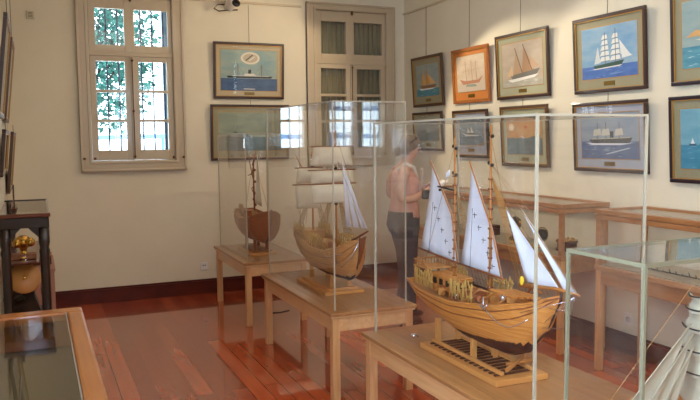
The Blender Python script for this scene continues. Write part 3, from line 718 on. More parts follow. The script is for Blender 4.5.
def art(kind):
    A = []
    def sky(c, c2): A.append((paint(c, c2, 4, (1, 1, 3)), [(0, 0), (1, 0), (1, 1), (0, 1)]))
    def sea(h, c, c2, wc='9fb4bd', seed=1): A.append((paint(c, c2, 7, (1, 1, 5)), [(0, 0), (1, 0), (1, h), (0, h)])); A.extend([(paint(k), p) for k, p in waves(h, .02, h-.03, wc, seed)])
    def P_(c, pts): A.append((paint(c), pts))
    if kind == 'steamer':
        sky('7fa3a6', 'a3b3a4'); sea(.30, '2f4f78', '3c618c', '56799c', 2)
        P_('e5dcc4', ell(.52, .80, .17, .15)); P_('c4b79a', ell(.52, .80, .13, .11)); P_('54564e', line(.44, .74, .56, .88, .012)); P_('ece5d3', line(.50, .74, .60, .84, .01))
        P_('282c34', [(.10, .36), (.92, .36), (.89, .31), (.13, .31)]); P_('d8d8cc', [(.2, .37), (.85, .37), (.85, .355), (.2, .355)]); P_('e0dccb', [(.40, .37), (.62, .37), (.60, .42), (.42, .42)])
        P_('282c34', [(.48, .42), (.53, .42), (.535, .52), (.485, .52)]); P_('6e6a5c', line(.30, .36, .30, .66)); P_('6e6a5c', line(.72, .36, .72, .66))
        for k in range(4): P_('848474', line(.30, .64, .15+.09*k, .37, .003)); P_('848474', line(.72, .64, .58+.09*k, .37, .003))
        P_('e8ead9', [(.40, .035), (.6, .035), (.6, .05), (.4, .05)])
    elif kind == 'harbour':
        sky('7f8f7f', '9aa38c'); sea(.36, '3f5e63', '527277', '6b8889', 3)
        P_('2c3a3d', [(.03, .38), (.22, .38), (.20, .35), (.05, .35)]); P_('5b6a66', line(.10, .38, .10, .46)); P_('5b6a66', line(.17, .38, .17, .44))
        P_('26302f', line(.45, .38, .45, .47, .008)); P_('26302f', [(.42, .385), (.49, .385), (.48, .365), (.43, .365)]); P_('5b6a66', ell(.26, .49, .03, .02)); P_('98a18b', [(.6, .37), (1, .37), (1, .42), (.8, .44), (.66, .40)])
    elif kind == 'yellow_sails':
        sky('8b9a9a', 'a0a89e'); sea(.24, '3f7f93', '5793a0', 'a9c2bf', 4)
        P_('d5a65c', [(.22, .36), (.30, .78), (.46, .36)]); P_('c7944a', [(.42, .36), (.44, .86), (.66, .40)]); P_('d9b070', [(.62, .36), (.52, .70), (.86, .40)]); P_('a8763c', line(.42, .30, .50, .95, .008)); P_('a8763c', line(.28, .30, .24, .85, .006)); P_('8f6a42', [(.14, .34), (.92, .35), (.80, .24), (.26, .24)]); P_('dfe6e0', [(.1, .25), (.85, .25), (.7, .21), (.2, .20)])
    elif kind == 'sepia_ship':
        sky('d4c4ac', 'c8b49a'); P_('c9b8a4', [(0, 0), (1, 0), (1, .28), (0, .24)])
        P_('b87f62', [(.10, .36), (.30, .30), (.75, .30), (.93, .40), (.80, .22), (.22, .20)]); P_('8a9a88', [(.3, .14), (.72, .12), (.66, .19), (.36, .20)])
        for x in (.35, .56, .72): P_('8c6a50', line(x, .28, x-.03, .88-.2*abs(x-.45), .006)); P_('b98f72', line(x-.15, .55, x+.12, .62, .004)); P_('b98f72', line(x-.02, .85, x+.16, .34, .003)); P_('b98f72', line(x-.02, .85, x-.17, .34, .003)); P_('c0a48a', line(x-.12, .74, x+.09, .78, .004))
    elif kind == 'tan_sails':
        sky('c2b49e', 'b5a48e'); sea(.16, 'a9a796', 'b9b5a3', 'e3dfd0', 5)
        P_('bb9a78', [(.28, .26), (.36, .84), (.52, .30)]); P_('b08a66', [(.50, .30), (.56, .90), (.80, .34)]); P_('c2a384', [(.72, .34), (.70, .66), (.92, .42)]); P_('6f5238', line(.34, .88, .52, .26, .008)); P_('6f5238', line(.54, .94, .76, .30, .008)); P_('77746a', [(.20, .26), (.94, .36), (.84, .22), (.28, .15)]); P_('e8e6dc', [(.14, .16), (.9, .24), (.8, .17), (.25, .10)]); P_('d9b88c', [(.12, .24), (.26, .50), (.28, .25)])
    elif kind == 'full_rigged':
        sky('6d9cc0', '93b3c4'); sea(.24, '3a62a6', '4f78b8', '8fb0d4', 6)
        for x, h in ((.44, .66), (.63, .72)):
            for k in range(5):
                w_ = .085-.010*k; z = .32+k*.105
                P_('dfe3dd', [(x-w_-.02, z), (x+w_, z+.01), (x+w_*.86, z+.09), (x-w_*.8, z+.085)]); P_('66757a', line(x-w_-.01, z-.004, x+w_, z+.006, .005))
            P_('5d584c', line(x, .25, x, .28+h*.9, .005))
        P_('cfd6d2', [(.24, .28), (.31, .62), (.36, .30)]); P_('dfe3dd', [(.72, .42), (.70, .70), (.88, .40)]); P_('dfe3dd', [(.74, .34), (.73, .55), (.92, .37)])
        P_('2f5248', [(.22, .25), (.78, .31), (.72, .21), (.26, .19)]); P_('e6e9e4', [(.2, .19), (.75, .225), (.7, .20), (.25, .175)])
    elif kind == 'orange_sails':
        sky('86a3a3', '9fb2ab'); sea(.32, '3f8499', '5a9cab', 'c5d6d4', 7)
        P_('c08a4c', [(.22, .46), (.55, .92), (.62, .46)]); P_('b67c40', [(.55, .48), (.84, .90), (.90, .50)]); P_('e8e8dd', [(.18, .42), (.5, .36), (.9, .46), (.6, .40)]); P_('e4e8e4', [(.45, .44), (.98, .50), (.9, .36), (.5, .34)]); P_('6f5238', line(.60, .40, .55, .95, .008)); P_('d6a768', [(.05, .46), (.20, .56), (.5, .48)])
    elif kind == 'coast':
        sky('9a9480', '8d8a74'); sea(.38, '5b6458', '6c7464', '8e9382', 8)
        P_('737560', [(0, .38), (.3, .52), (.6, .42), (1, .56), (1, .38)]); P_('b9b49c', ell(.3, .3, .06, .02)); P_('d7cfb8', [(.42, .40), (.5, .62), (.56, .40)])
    elif kind == 'storm':
        sky('7c8c98', '8f9ca3'); sea(.42, '5f7180', '74858f', 'c9d3d6', 9)
        P_('3d4244', [(.30, .44), (.72, .44), (.64, .36), (.38, .36)]); P_('d8d8cb', [(.36, .46), (.40, .66), (.50, .46)]); P_('dcdccf', [(.50, .46), (.52, .70), (.63, .46)]); P_('d9ddd8', [(.12, .48), (.35, .40), (.9, .38), (.7, .34), (.3, .34)]); P_('6a5b48', line(.48, .40, .50, .78, .006))
    elif kind == 'sunset':
        sky('b98e5c', 'c49a6b'); sea(.42, '56686d', '667a7d', '7f9290', 10)
        P_('c2643e', ell(.55, .70, .05, .04)); P_('cf9a52', ell(.2, .54, .07, .035)); P_('6b6a52', [(.6, .42), (.95, .42), (.95, .50), (.75, .47)]); P_('e4d6bd', ell(.14, .70, .08, .10))
    elif kind == 'steam_sail':
        sky('8696a8', '9aa5ac'); sea(.38, '50668a', '64799a', 'cdd6dc', 11)
        P_('3f4248', [(.14, .42), (.90, .46), (.84, .34), (.20, .34)]); P_('b9b39c', [(.2, .44), (.85, .47), (.85, .45), (.2, .42)]); P_('2d2f33', [(.52, .46), (.58, .46), (.58, .60), (.52, .60)])
        for x in (.30, .45, .68): P_('5f5c52', line(x, .42, x, .80, .006)); P_('c9c6b4', [(x-.08, .50), (x+.07, .52), (x+.05, .66), (x-.06, .64)]); P_('8a877a', line(x-.09, .68, x+.08, .70, .004))
        P_('e3e8ea', [(.1, .34), (.9, .34), (.7, .30), (.2, .30)]); P_('dbe2e6', line(.45, .10, .85, .24, .008))
    elif kind == 'distant_fleet':
        sky('5f9fb4', '7eb2bf'); sea(.40, '2f7f9e', '4792ac', '8dc0cd', 12)
        for x in (.15, .30, .42, .60, .8): P_('e4ece8', [(x, .42), (x+.03, .52), (x+.06, .42)]); P_('3a5560', [(x-.03, .42), (x+.09, .42), (x+.07, .39), (x-.01, .39)])
    return A
GILT = mat('gilt_fillet', (.72, .55, .28), .35, .5)
MOUNTS = {}
def painting(label, u0, u1, z0, z1, wall, kind, frame, mount, wirelen, plate=True, fwid=.026, mw=.06, tilt=3.5, group=None, mb=None, pane=True):
    """u0,u1: extent along the wall; wall: back / right / left"""
    c = (u0+u1)/2; w_ = abs(u1-u0); h = z1-z0; tilt = R(tilt)
    loc, rz = {'back': ((c, YB-.004, z0), 0), 'right': ((XR-.004, c, z0), -90), 'left': ((XL+.004, c, z0), 90)}[wall]
    r = thing('painting', label, 'painting', loc, (tilt, 0, R(rz)), group)
    hw = w_/2; d = .026; mb = mb or mw*1.35
    q = MB()
    q.box((-hw, -d, 0), (hw, -.002, fwid)).box((-hw, -d, h-fwid), (hw, -.002, h)).box((-hw, -d, fwid), (-hw+fwid, -.002, h-fwid)).box((hw-fwid, -d, fwid), (hw, -.002, h-fwid))
    fr = q.build('frame', frame, r, bevel=.004)
    e = fwid; g = .006; q = MB()
    q.box((-hw+e, -d+.002, e), (hw-e, -.004, e+g)).box((-hw+e, -d+.002, h-e-g), (hw-e, -.004, h-e)).box((-hw+e, -d+.002, e+g), (-hw+e+g, -.004, h-e-g)).box((hw-e-g, -d+.002, e+g), (hw-e, -.004, h-e-g))
    q.build('gilt_fillet', GILT, fr)
    box((-hw+e, -.010, e), (hw-e, -.004, h-e)).build('mount', mount, r)
    # canvas with painted shapes (one mesh, one slot per paint)
    a0, a1, b0, b1 = -hw+fwid+mw, hw-fwid-mw, fwid+mb, h-fwid-mw
    mats = []; q = MB()
    q.box((a0-.006, -.0115, b0-.006), (a1+.006, -.010, b1+.006)); mats.append(GILT)
    y = -.0118
    for m_, pts in art(kind):
        if m_ not in mats: mats.append(m_)
        vs = [(a0+(a1-a0)*min(1, max(0, px)), y, b0+(b1-b0)*min(1, max(0, pz))) for px, pz in pts]
        ar = sum(vs[i][0]*vs[(i+1) % len(vs)][2]-vs[(i+1) % len(vs)][0]*vs[i][2] for i in range(len(vs)))
        if ar < 0: vs = vs[::-1]
        q.add(vs, [tuple(range(len(vs)))], mats.index(m_)); y -= .00006
    q.build('canvas', mats, r)
    if plate: box((-.055, -.014, fwid+mb*.5-.017), (.055, -.010, fwid+mb*.5+.015)).build('name_plate', BRASSP, r)
    if pane: box((-hw+e, -.0200, e), (hw-e, -.0185, h-e)).build('glass', PANE, r)
    ct, sn = math.cos(tilt), math.sin(tilt)
    ws = Vector((0, -.012, h-.002)); # wire runs straight up in world: undo the tilt
    dirv = Vector((0, sn, ct))
    MB().tube([ws, ws+dirv*wirelen], .0028, 5).build('wire', WIRE, r)
    return r
BRASSP = mat('brass_plate', (.50, .40, .16), .35, .6)
FDARK = mat('dark_frame', (.22, .13, .10), .35, coat=.2); FBR = mat('brown_frame', (.34, .24, .16), .4); FPUR = mat('plum_dark_frame', (.14, .09, .14), .35, coat=.2)
FOR = mat('orange_frame', (.66, .38, .16), .35, coat=.2)
MB1 = mat('beige_mount', (.74, .68, .54), .8); MB2 = mat('sage_mount', (.60, .58, .46), .8); MB3 = mat('grey_green_mount', (.66, .66, .54), .8); MB4 = mat('blue_grey_mount', (.66, .68, .72), .8); MB5 = mat('orange_mount', (.78, .48, .22), .7)
painting('steamship painting with an oval inset, upper one on the back wall', 1.735, 2.50, 2.045, 2.63, 'back', 'steamer', FDARK, MB1, .39, group=None, mw=.05, mb=.06)
painting('wide grey-green harbour painting, lower one on the back wall', 1.69, 2.547, 1.40, 1.985, 'back', 'harbour', FDARK, MB2, .05, plate=False, mw=.055, mb=.07)
painting('yellow-sailed boat painting in the upper row, nearest the corner', 7.28, 6.62, 1.955, 2.50, 'right', 'yellow_sails', FBR, MB2, .52, pane=False, fwid=.03, mb=.08)
painting('pale sepia ship painting in a bright orange mount and frame, upper row', 6.425, 5.78, 1.955, 2.49, 'right', 'sepia_ship', FOR, MB5, .53, pane=False, mw=.05, mb=.085)
painting('sepia painting of a tan-sailed schooner, upper row between the orange frame and full-rigged ship', 5.66, 4.915, 1.955, 2.53, 'right', 'tan_sails', FDARK, MB3, .49, pane=False, mb=.08)
painting('white full-rigged ship on deep blue sea, upper row painting', 4.61, 3.87, 1.945, 2.52, 'right', 'full_rigged', FDARK, MB2, .50, pane=False, mb=.08)
painting('orange-sailed boat on teal sea, upper row at the right edge', 3.655, 2.93, 1.945, 2.57, 'right', 'orange_sails', FPUR, MB2, .45, pane=False, mb=.08)
painting('dim grey-brown coast painting in the lower row, above the head of the woman', 7.265, 6.63, 1.475, 1.895, 'right', 'coast', FDARK, MB3, .055, fwid=.025)
painting('grey stormy sea painting under the orange-framed picture', 6.41, 5.79, 1.415, 1.885, 'right', 'storm', FDARK, MB4, .065, mb=.10)
painting('orange sunset over dark water painting, lower row under the tan-sailed schooner', 5.58, 4.91, 1.355, 1.89, 'right', 'sunset', FBR, MB3, .06, mb=.08)
painting('grey-blue painting of a steamer under sail, lower row under the full-rigged ship', 4.60, 3.837, 1.345, 1.875, 'right', 'steam_sail', FDARK, MB4, .065, mb=.075)
painting('turquoise painting of distant white boats, lower row at the right edge', 3.645, 2.93, 1.30, 1.875, 'right', 'distant_fleet', FPUR, MB2, .065, mb=.07, plate=False)
painting('dark framed picture on the left wall, upper row, nearest the back wall', 6.15, 6.85, 1.78, 2.42, 'left', 'full_rigged', FBR, MB1, .6, tilt=6.5)
painting('dark framed picture on the left wall, upper row, nearer the camera', 5.0, 5.75, 1.78, 2.42, 'left', 'tan_sails', FDARK, MB1, .6, tilt=6.5)
painting('dark framed picture on the left wall, lower row, nearest the back wall', 6.15, 6.85, 1.22, 1.70, 'left', 'storm', FBR, MB1, .06, tilt=6)
painting('dark framed picture on the left wall, lower row, nearer the camera', 5.0, 5.75, 1.40, 1.70, 'left', 'steamer', FDARK, MB1, .06, tilt=6)

# ------------------------------------------------------------------ wall fittings
t = thing('wall_outlet', 'white double wall outlet low on the back wall', 'outlet', (1.59, YB-.0, .29))
box((-.04, -.010, -.04), (.04, 0, .04)).build('cover', WHITE, t, bevel=.003)
q = MB(); q.box((-.015, -.012, .004), (-.006, -.009, .016)); q.box((.006, -.012, .004), (.015, -.009, .016)); q.build('socket', SEAM, t)
t = thing('wall_outlet', 'white round-socket outlet low on the right wall', 'outlet', (XR, 4.01, .265), (0, 0, R(-90)))
box((-.045, -.010, -.045), (.045, 0, .045)).build('cover', WHITE, t, bevel=.003)
MB().lathe([(0, 0), (.024, 0), (.024, .003), (.018, .003), (.018, .001), (0, .001)], (0, 0, 0), 16).build('socket', mat('grey_socket', (.78, .78, .76), .5), t, loc=(0, -.010, 0), rot=(R(90), 0, 0))
t = thing('thermostat', 'small white thermostat high on the back wall left of the window', 'thermostat', (.022, YB, 2.765))
box((-.036, -.025, 0), (.036, 0, .075)).build('housing', mat('ivory_plastic', (.80, .76, .64), .5), t, bevel=.004)
q = MB()
for k in range(4): q.box((-.02, -.027, .015+.013*k), (.02, -.024, .021+.013*k))
q.build('vent', mat('grey_vent', (.42, .38, .28), .6), t)
# white spotlight on the back wall rail
t = thing('spotlight', 'white wall spotlight with a dark lens beside the picture wire', 'spotlight', (1.93, YB, 2.985))
q = MB(); q.lathe([(.0, -.16), (.045, -.16), (.055, -.12), (.055, .02), (.03, .05), (0, .05)], (0, 0, 0), 16); q.build('lamp_head', WHITE, t, loc=(0, -.12, .06), rot=(R(68), 0, R(0)))
MB().lathe([(0, 0), (.042, 0), (.042, .004), (0, .004)], (0, 0, 0), 16).build('lens', BLACK, t, loc=(0, -.272, .00), rot=(R(68), 0, 0))
MB().box((-.015, -.12, .02), (.015, 0, .04)).box((-.03, -.012, -.01), (.03, 0, .07)).build('bracket', WHITE, t)
MB().tube([(-.03, -.02, .03), (-.13, -.03, .02), (-.17, -.03, -.02), (-.12, -.03, -.045), (-.02, -.03, -.03), (.08, -.02, -.02)], .006, 6).build('cable', mat('brown_cable', (.25, .17, .10), .5), t)
t = thing('ceiling_spotlight', 'black spotlight head hanging at the top edge above the shuttered window', 'spotlight', (2.98, 6.5, ZC))
MB().tube([(0, 0, 0), (0, 0, -.56)], .008, 8).build('rod', BLACK, t)
MB().lathe([(0, 0), (.03, 0), (.04, .03), (.04, .14), (0, .14)], (0, 0, 0), 14).build('lamp_head', BLACK, t, loc=(-.05, .0, -.625), rot=(0, R(68), 0))

# ------------------------------------------------------------------ left foreground flat case
t = thing('flat_display_case', 'low flat display case with orange wood frame in the left foreground', 'display case', (0, 0, 0))
x0, x1, y0, y1, zt = -.205, .184, 1.3, 3.79, .80
q = MB(); fwd = .075
q.box((x0, y1-.10, zt-.05), (x1, y1, zt)); q.build('back_rail', ORANGEW, t, bevel=.012)
MB().box((x1-fwd, y0+.08, zt-.05), (x1, y1-.10, zt)).build('side_rail', ORANGEW, t, bevel=.012)
MB().box((x0, y0+.08, zt-.05), (x0+.03, y1-.10, zt)).build('side_rail', ORANGEW, t, bevel=.01)
MB().box((x0, y0, zt-.05), (x1, y0+.08, zt)).build('front_rail', ORANGEW, t, bevel=.012)
MB().box((x0+.03, y0+.08, zt-.014), (x1-fwd, y1-.10, zt-.008)).build('glass_top', PANE, t)
MB().box((x1-fwd-.006, y0+.08, zt-.010), (x1-fwd, y1-.10, zt-.001)).build('metal_bead', STEEL, t)
MB().box((x1, y0, zt-.042), (x1+.004, y1, zt-.028)).build('metal_bead', STEEL, t)
MB().box((x0+.01, y0+.01, zt-.20), (x1-.01, y1-.01, zt-.19)).build('case_floor', mat('dark_green_lining', (.42, .40, .29), .9), t)
q = MB(); q.box((x0, y0, zt-.22), (x0+.012, y1, zt-.05)).box((x1-.016, y0, zt-.22), (x1-.004, y1, zt-.05)).box((x0+.012, y0, zt-.22), (x1-.016, y0+.012, zt-.05)).box((x0+.012, y1-.012, zt-.22), (x1-.016, y1, zt-.05)); q.build('case_side', ORANGEW, t)
for xx in (x0+.01, x1-.06):
    for yy in (y0+.02, y1-.07): MB().box((xx, yy, 0), (xx+.05, yy+.05, zt-.22)).build('leg', ORANGEW, t, bevel=.003)

# ------------------------------------------------------------------ dark turned-wood glazed cabinet by the left wall
t = thing('dark_wood_cabinet', 'dark turned-wood glazed cabinet by the left wall behind the flat case', 'cabinet', (0, 0, 0))
x0, x1, y0, y1, zt = -.205, .062, 4.55, 5.65, 1.205
MB().box((x0-.005, y0-.02, zt-.022), (x1+.008, y0+.03, zt)).build('front_edge', MAHOG, t, bevel=.004)
MB().box((x0-.005, y1, zt-.015), (x1+.008, y1+.02, zt)).build('back_edge', DARKW, t, bevel=.003)
MB().box((x1-.002, y0+.03, zt-.018), (x1+.008, y1, zt-.002)).build('side_rim', mat('pale_rim', (.75, .72, .66), .4), t)
MB().box((x0, y0+.03, zt-.010), (x1-.002, y1, zt-.005)).build('top_pane', PANE, t)
MB().box((x0, y0, zt-.085), (x1, y0+.03, zt-.022)).box((x0, y1-.03, zt-.085), (x1, y1, zt-.022)).box((x1-.012, y0+.03, zt-.085), (x1, y1-.03, zt-.022)).build('top_rail', DARKW, t, bevel=.004)
prof = [(.031, 0), (.031, .06), (.022, .075), (.031, .10), (.025, .13), (.026, .50), (.031, .53), (.031, .56), (.026, .58), (.026, .95), (.031, .98), (.025, 1.0), (.031, 1.03), (.031, zt-.08)]
for xx in (x0+.031, x1-.031):
    for yy in (y0+.031, y1-.031): MB().lathe(prof, (xx, yy, 0), 12).build('post', DARKW, t)
for xx in (x0+.065, x1-.065):
    s = 1 if xx < -.07 else -1
    MB().add([(xx-.004*s, y0+.005, zt-.084), (xx+.05*s, y0+.005, zt-.084), (xx-.004*s, y0+.005, zt-.14), (xx-.004*s, y0+.025, zt-.084), (xx+.05*s, y0+.025, zt-.084), (xx-.004*s, y0+.025, zt-.14)], [(0, 1, 2), (5, 4, 3), (1, 4, 5, 2), (0, 3, 4, 1), (0, 2, 5, 3)]).build('corner_bracket', DARKW, t)
MB().box((x0+.01, y0+.03, .42), (x1-.01, y1-.03, .44)).build('bottom_board', DARKW, t)
MB().box((x0+.01, y0+.05, .90), (x1-.06, y1-.05, .912)).build('shelf', MAHOG, t)
MB().box((x0+.06, y0+.012, .44), (x1-.06, y0+.016, zt-.085)).build('pane', PANE, t)
MB().box((x1-.016, y0+.06, .44), (x1-.012, y1-.06, zt-.085)).build('pane', PANE, t)
def f(t):
    MB().lathe([(0, 0), (.055, 0), (.05, .02), (.02, .03), (.02, .06), (.045, .08), (.05, .12), (.02, .14), (0, .14)], (0, 0, 0), 14).build('bell_body', BRASS, t)
    q = MB().ball((-.035, -.06, .10), .026, 10); q.ball((.04, -.06, .105), .028, 10); q.build('brass_knob', BRASS, t)
    MB().box((-.07, -.05, .0), (.07, .05, .03)).build('base', HULLR, t, bevel=.004)
inst('brass_instrument', 'brass instrument with round knobs inside the dark wood cabinet', 'instrument', (-.085, 4.78, .9125), f)
def f(t):
    MB().lathe([(0, 0), (.09, 0), (.095, .012), (.09, .024), (0, .026)], (0, 0, 0), 24).build('disc', STANDW, t)
    MB().ball((0, 0, .03), .014, 8, sc=(1, 1, .6)).build('boss', BRASS, t)
o = inst('wooden_disc', 'round orange wooden disc leaning inside the dark wood cabinet', 'wheel', (-.085, 4.70, .80), f); o.rotation_euler = (R(62), 0, 0)
t2 = thing('octant_case', 'dark slanted instrument case inside the dark wood cabinet', 'case', (-.09, 4.74, .585), (R(20), R(-18), 0))
MB().box((-.09, -.06, 0), (.09, .10, .10)).build('case_body', BLACK, t2, bevel=.008)
MB().box((-.085, -.068, .0), (.10, -.060, .012)).build('edge_strip', mat('pale_blue_strip', (.70, .76, .88), .3), t2)
MB().lathe([(0, 0), (.03, 0), (.03, .02), (0, .02)], (0, 0, .10), 12).build('cap', mat('dark_bronze', '2a1f14'), t2)
t2 = thing('model_boat', 'tiny model boat with brown triangular sail on the dark cabinet', 'model boat', (-.13, 5.0, 1.2055))
MB().box((-.015, -.20, .0), (.015, .20, .012)).build('hull', MAHOG, t2, bevel=.004)
MB().tube([(0, 0, .01), (0, 0, .145)], .004, 6).tube([(.0, -.10, .01), (.0, -.10, .14)], .004, 6).build('mast', SEAM, t2)
sail(t2, [(0, -.10, .135), (.0, -.20, .02), (.0, -.11, .02)], HULLR, .01)
# pale wooden plinth behind
t2 = thing('wooden_plinth', 'pale pinkish wooden plinth by the left wall behind the dark cabinet', 'plinth', (0, 0, 0))
MB().box((-.19, 6.1, 0), (.105, 6.8, .60)).build('plinth_body', mat('pinkish_wood', (.70, .50, .42), .5, col2=(.65, .45, .37), stretch=(3, 3, .3)), t2, bevel=.004)
MB().box((-.20, 6.08, .60), (.112, 6.82, .625)).build('plinth_top', mat('pinkish_wood', 'aa7f6b'), t2, bevel=.004)
t2 = thing('wooden_box', 'small red-brown wooden box on the pale plinth behind the dark cabinet', 'box', (.0, 6.4, .6255))
MB().box((-.07, -.10, 0), (.09, .10, .06)).build('box_body', MAHOG, t2, bevel=.004)
MB().box((-.075, -.105, .06), (.095, .105, .075)).build('lid', HULLR, t2, bevel=.003)

# ------------------------------------------------------------------ woman reading beside the far showcase
SKIN = mat('skin', (.80, .60, .50), .55); TOP = mat('pink_knit', (.84, .63, .56), .9, col2=(.79, .57, .51), scale=30); TROU = mat('dark_grey_cloth', (.20, .19, .22), .9)
HAIR = mat('greying_hair', (.38, .30, .24), .6, col2=(.52, .44, .36), scale=40, stretch=(1, 1, .2)); STRAP = mat('white_strap', (.90, .87, .80), .7)
def skin(name, nodes, edges, m, parent, sub=2, root=0):
    """nodes: (x,y,z,rx[,ry])"""
    me = bpy.data.meshes.new(name); me.from_pydata([n[:3] for n in nodes], edges, []); me.materials.append(m)
    o = bpy.data.objects.new(name, me); COL.objects.link(o); o.parent = parent
    sm = o.modifiers.new('skin', 'SKIN'); sm.use_smooth_shade = True; sm.branch_smoothing = .5
    sv = me.skin_vertices[0].data
    for i, n in enumerate(nodes): sv[i].radius = (n[3], n[4] if len(n) > 4 else n[3]); sv[i].use_root = (i == root)
    ss = o.modifiers.new('subdivision', 'SUBSURF'); ss.levels = sub; ss.render_levels = sub
    return o
# local frame: +x is the way she faces, +y her left, origin on the floor
per = thing('person', 'woman in a pink sleeveless top and dark trousers reading a booklet', 'person', (2.95, 5.58, 0), (0, 0, R(-14)))
body = [(-.02, 0, .93, .13, .15), (-.02, 0, 1.05, .105, .13), (-.01, 0, 1.20, .115, .15), (-.025, 0, 1.33, .10, .15), (0, 0, 1.40, .055, .055), (.03, 0, 1.45, .05, .05),   # 0-5
        (.055, 0, 1.50, .078, .072), (.04, 0, 1.57, .07, .068)]                                                                                                          # 6-7
be = [(0, 1), (1, 2), (2, 3), (3, 4), (4, 5), (5, 6), (6, 7)]
def chain(start, pts):
    i = start
    for p in pts: body.append(p); be.append((i, len(body)-1)); i = len(body)-1
    return i
hands = {}
for s in (-1, 1):
    chain(0, [(-.01, s*.085, .86, .095), (.01+.02*s, s*.095, .68, .085), (.015+.03*s, s*.095, .48, .058), (.0+.03*s, s*.095, .32, .055), (-.015+.04*s, s*.095, .09, .038), (.02+.04*s, s*.10, .045, .036), (.12+.04*s, s*.11, .03, .03)])
    sh = chain(3, [(-.035, s*.165, 1.335, .055), (-.09, s*.20, 1.24, .045), (-.10, s*.215, 1.10, .038), (.02, s*.19, 1.10, .035), (.17, s*.10, 1.165, .025), (.205, s*.075, 1.175, .028, .018)])
    hands[s] = sh
    base = Vector((.215, s*.065, 1.178))
    for k in range(4):
        a = base+Vector((.0, -s*.004, .024-.016*k)); ln = [.030, .034, .032, .025][k]
        d1 = Vector((1, -s*.25, .12-.05*k)).normalized(); d2 = Vector((.55, -s*.8, -.05)).normalized()
        p1 = a+d1*ln; p2 = p1+d2*ln*.7; p3 = p2+d2*ln*.55
        chain(sh, [(*a, .0105), (*p1, .0095), (*p2, .0085), (*p3, .0075)])
    a = base+Vector((-.015, -s*.022, .02)); chain(sh, [(*a, .011), (*(a+Vector((.025, -s*.02, .018))), .0095), (*(a+Vector((.048, -s*.022, .02))), .008)])
bo = skin('body', body, be, SKIN, per)
# face features
q = MB(); q.add([(.128, -.009, 1.497), (.128, .009, 1.497), (.152, 0, 1.488), (.125, 0, 1.535)], [(0, 1, 2), (0, 2, 3), (1, 3, 2), (0, 3, 1)]); q.build('nose', SKIN, per)
q = MB()
for s in (-1, 1): q.ball((.121, s*.030, 1.528), .010, 8)
q.build('eyes', mat('eye', (.9, .88, .85), .3), per)
q = MB(); q.ball((.122, 0, 1.468), .018, 8, sc=(.5, 1.1, .35)); q.build('mouth', mat('lips', (.70, .38, .34), .5), per)
for s in (-1, 1): MB().ball((.035, s*.075, 1.515), .024, 8, sc=(.6, .35, 1.1)).build('ear', SKIN, per)
def hairfn(u, v):
    a = 2*math.pi*u; b = math.pi*v*.62
    x = math.sin(b)*math.cos(a); y = math.sin(b)*math.sin(a); z = math.cos(b)
    k = 1.0+.03*math.sin(a*9)
    p = Vector((x*.098*k, y*.086*k, z*.098)); q_ = Matrix.Rotation(R(-38), 3, 'Y') @ p
    return (.038+q_.x, q_.y, 1.545+q_.z)
MB().grid(hairfn, 28, 12).build('hair', HAIR, per, solid=.006)
MB().ball((-.072, 0, 1.50), .032, 8, sc=(1, .9, 1.3)).build('hair_bun', HAIR, per)
q = MB()
for s in (-1, 1): q.ball((.085, s*.036, 1.618), .024, 8, sc=(.5, 1, .8)); q.tube([(.085, s*.06, 1.615), (.02, s*.092, 1.57)], .004, 5)
q.build('sunglasses', mat('sunglass', (.10, .09, .10), .1), per)
def loft(mb, rings, n=20):
    vs = []; fs = []
    for (x, y, z, rx, ry) in rings:
        for k in range(n): a = 2*math.pi*k/n; vs.append((x+rx*math.cos(a), y+ry*math.sin(a), z))
    for i in range(len(rings)-1):
        for k in range(n): fs.append((i*n+k, (i+1)*n+k, (i+1)*n+(k+1) % n, i*n+(k+1) % n))
    fs.append(tuple(range(n))); fs.append(tuple(range(len(vs)-1, len(vs)-n-1, -1)))
    return mb.add(vs, fs, 0, True)
loft(MB(), [(-.015, 0, .93, .135, .175), (-.015, 0, 1.0, .128, .165), (-.012, 0, 1.08, .115, .150), (-.003, 0, 1.17, .122, .155), (.0, 0, 1.24, .125, .160), (-.01, 0, 1.30, .108, .140), (-.015, 0, 1.335, .085, .115)]).build('top', TOP, per)
for s in (-1, 1):
    MB().tube([(.085, s*.075, 1.27), (.05, s*.088, 1.365), (-.02, s*.092, 1.398), (-.095, s*.080, 1.34)], .016, 6).build('top_strap', STRAP if s < 0 else TOP, per)
q = MB(); loft(q, [(-.018, 0, .985, .130, .168), (-.02, 0, .93, .138, .178), (-.025, 0, .86, .142, .185), (-.02, 0, .80, .125, .180), (-.01, 0, .77, .09, .15)])
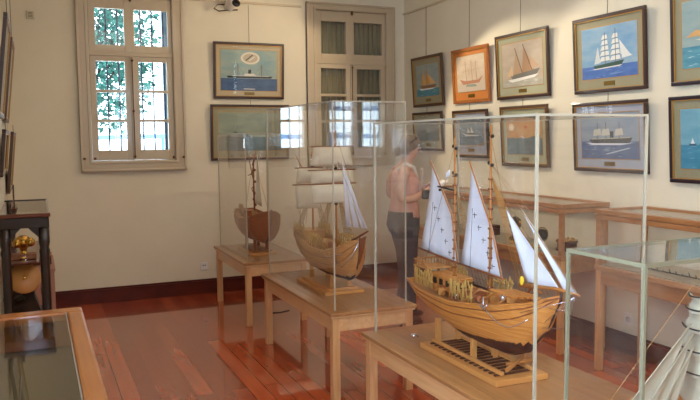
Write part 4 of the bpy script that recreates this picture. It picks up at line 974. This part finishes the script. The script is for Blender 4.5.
for s in (-1, 1):
    loft(q, [(-.018, s*.088, .86, .120, .098), (-.01+.01*s, s*.09, .76, .108, .092), (.005+.02*s, s*.092, .62, .092, .082), (.015+.03*s, s*.094, .48, .078, .072), (.01+.03*s, s*.094, .32, .076, .070), (.0+.04*s, s*.095, .15, .076, .070), (.0+.04*s, s*.095, .07, .080, .074)])
q.build('trousers', TROU, per)
for s in (-1, 1):
    q = MB(); q.ball((.045+.04*s, s*.105, .042), .045, 10, sc=(2.3, .95, .85)); q.build('shoe', mat('brown_shoe', (.38, .24, .18), .5), per)
q = MB(); q.grid(lambda u, v: (.115-.012*u+.01*math.sin(3*v), -.155+.05*u+.10*v, 1.36-.20*v), 2, 8); q.build('bag_strap', STRAP, per, solid=.004)
t2 = thing('booklet', 'small open white booklet held in both hands of the woman', 'booklet', (3.228, 5.51, 1.19), (R(0), R(-35), R(-14)))
MB().add([(0, -.005, 0), (.10, -.085, .015), (.10, -.085, .019), (0, -.005, .006), (0, -.10, .012), (-.0, -.1, .016)], [(0, 1, 2, 3), (0, 3, 5, 4), (4, 5, 2, 1), (3, 2, 5), (0, 4, 1)]).build('page', mat('white_paper', (.93, .92, .90), .8), t2)
MB().box((-.04, -.095, -.003), (.09, 0, .003)).build('page', mat('white_paper', 'eeebe6'), t2, bevel=.001)
MB().box((-.04, 0, -.003), (.09, .095, .003)).build('page', mat('white_paper', 'eeebe6'), t2, bevel=.001)
t2 = thing('handbag', 'small dark shoulder bag tucked under the arm of the woman', 'bag', (3.02, 5.325, 1.10), (0, 0, R(-14)))
MB().box((-.045, -.022, 0), (.05, .022, .08)).build('bag_body', mat('dark_leather', (.10, .08, .08), .5), t2, bevel=.015)
MB().tube([(-.035, 0, .075), (-.02, 0, .12), (.02, 0, .12), (.04, 0, .075)], .004, 6).build('handle', mat('dark_leather', '1a1414'), t2)
# thin loose cord lying on the floor under the middle table
q = MB().tube([(0, 0, .004), (.05, -.06, .004), (.12, -.07, .004), (.22, -.03, .004)], .004, 5)
tag(q.build('cord', BLACK, loc=(1.93, 6.45, 0)), 'short black cord lying on the floor between the oak tables', 'cord')
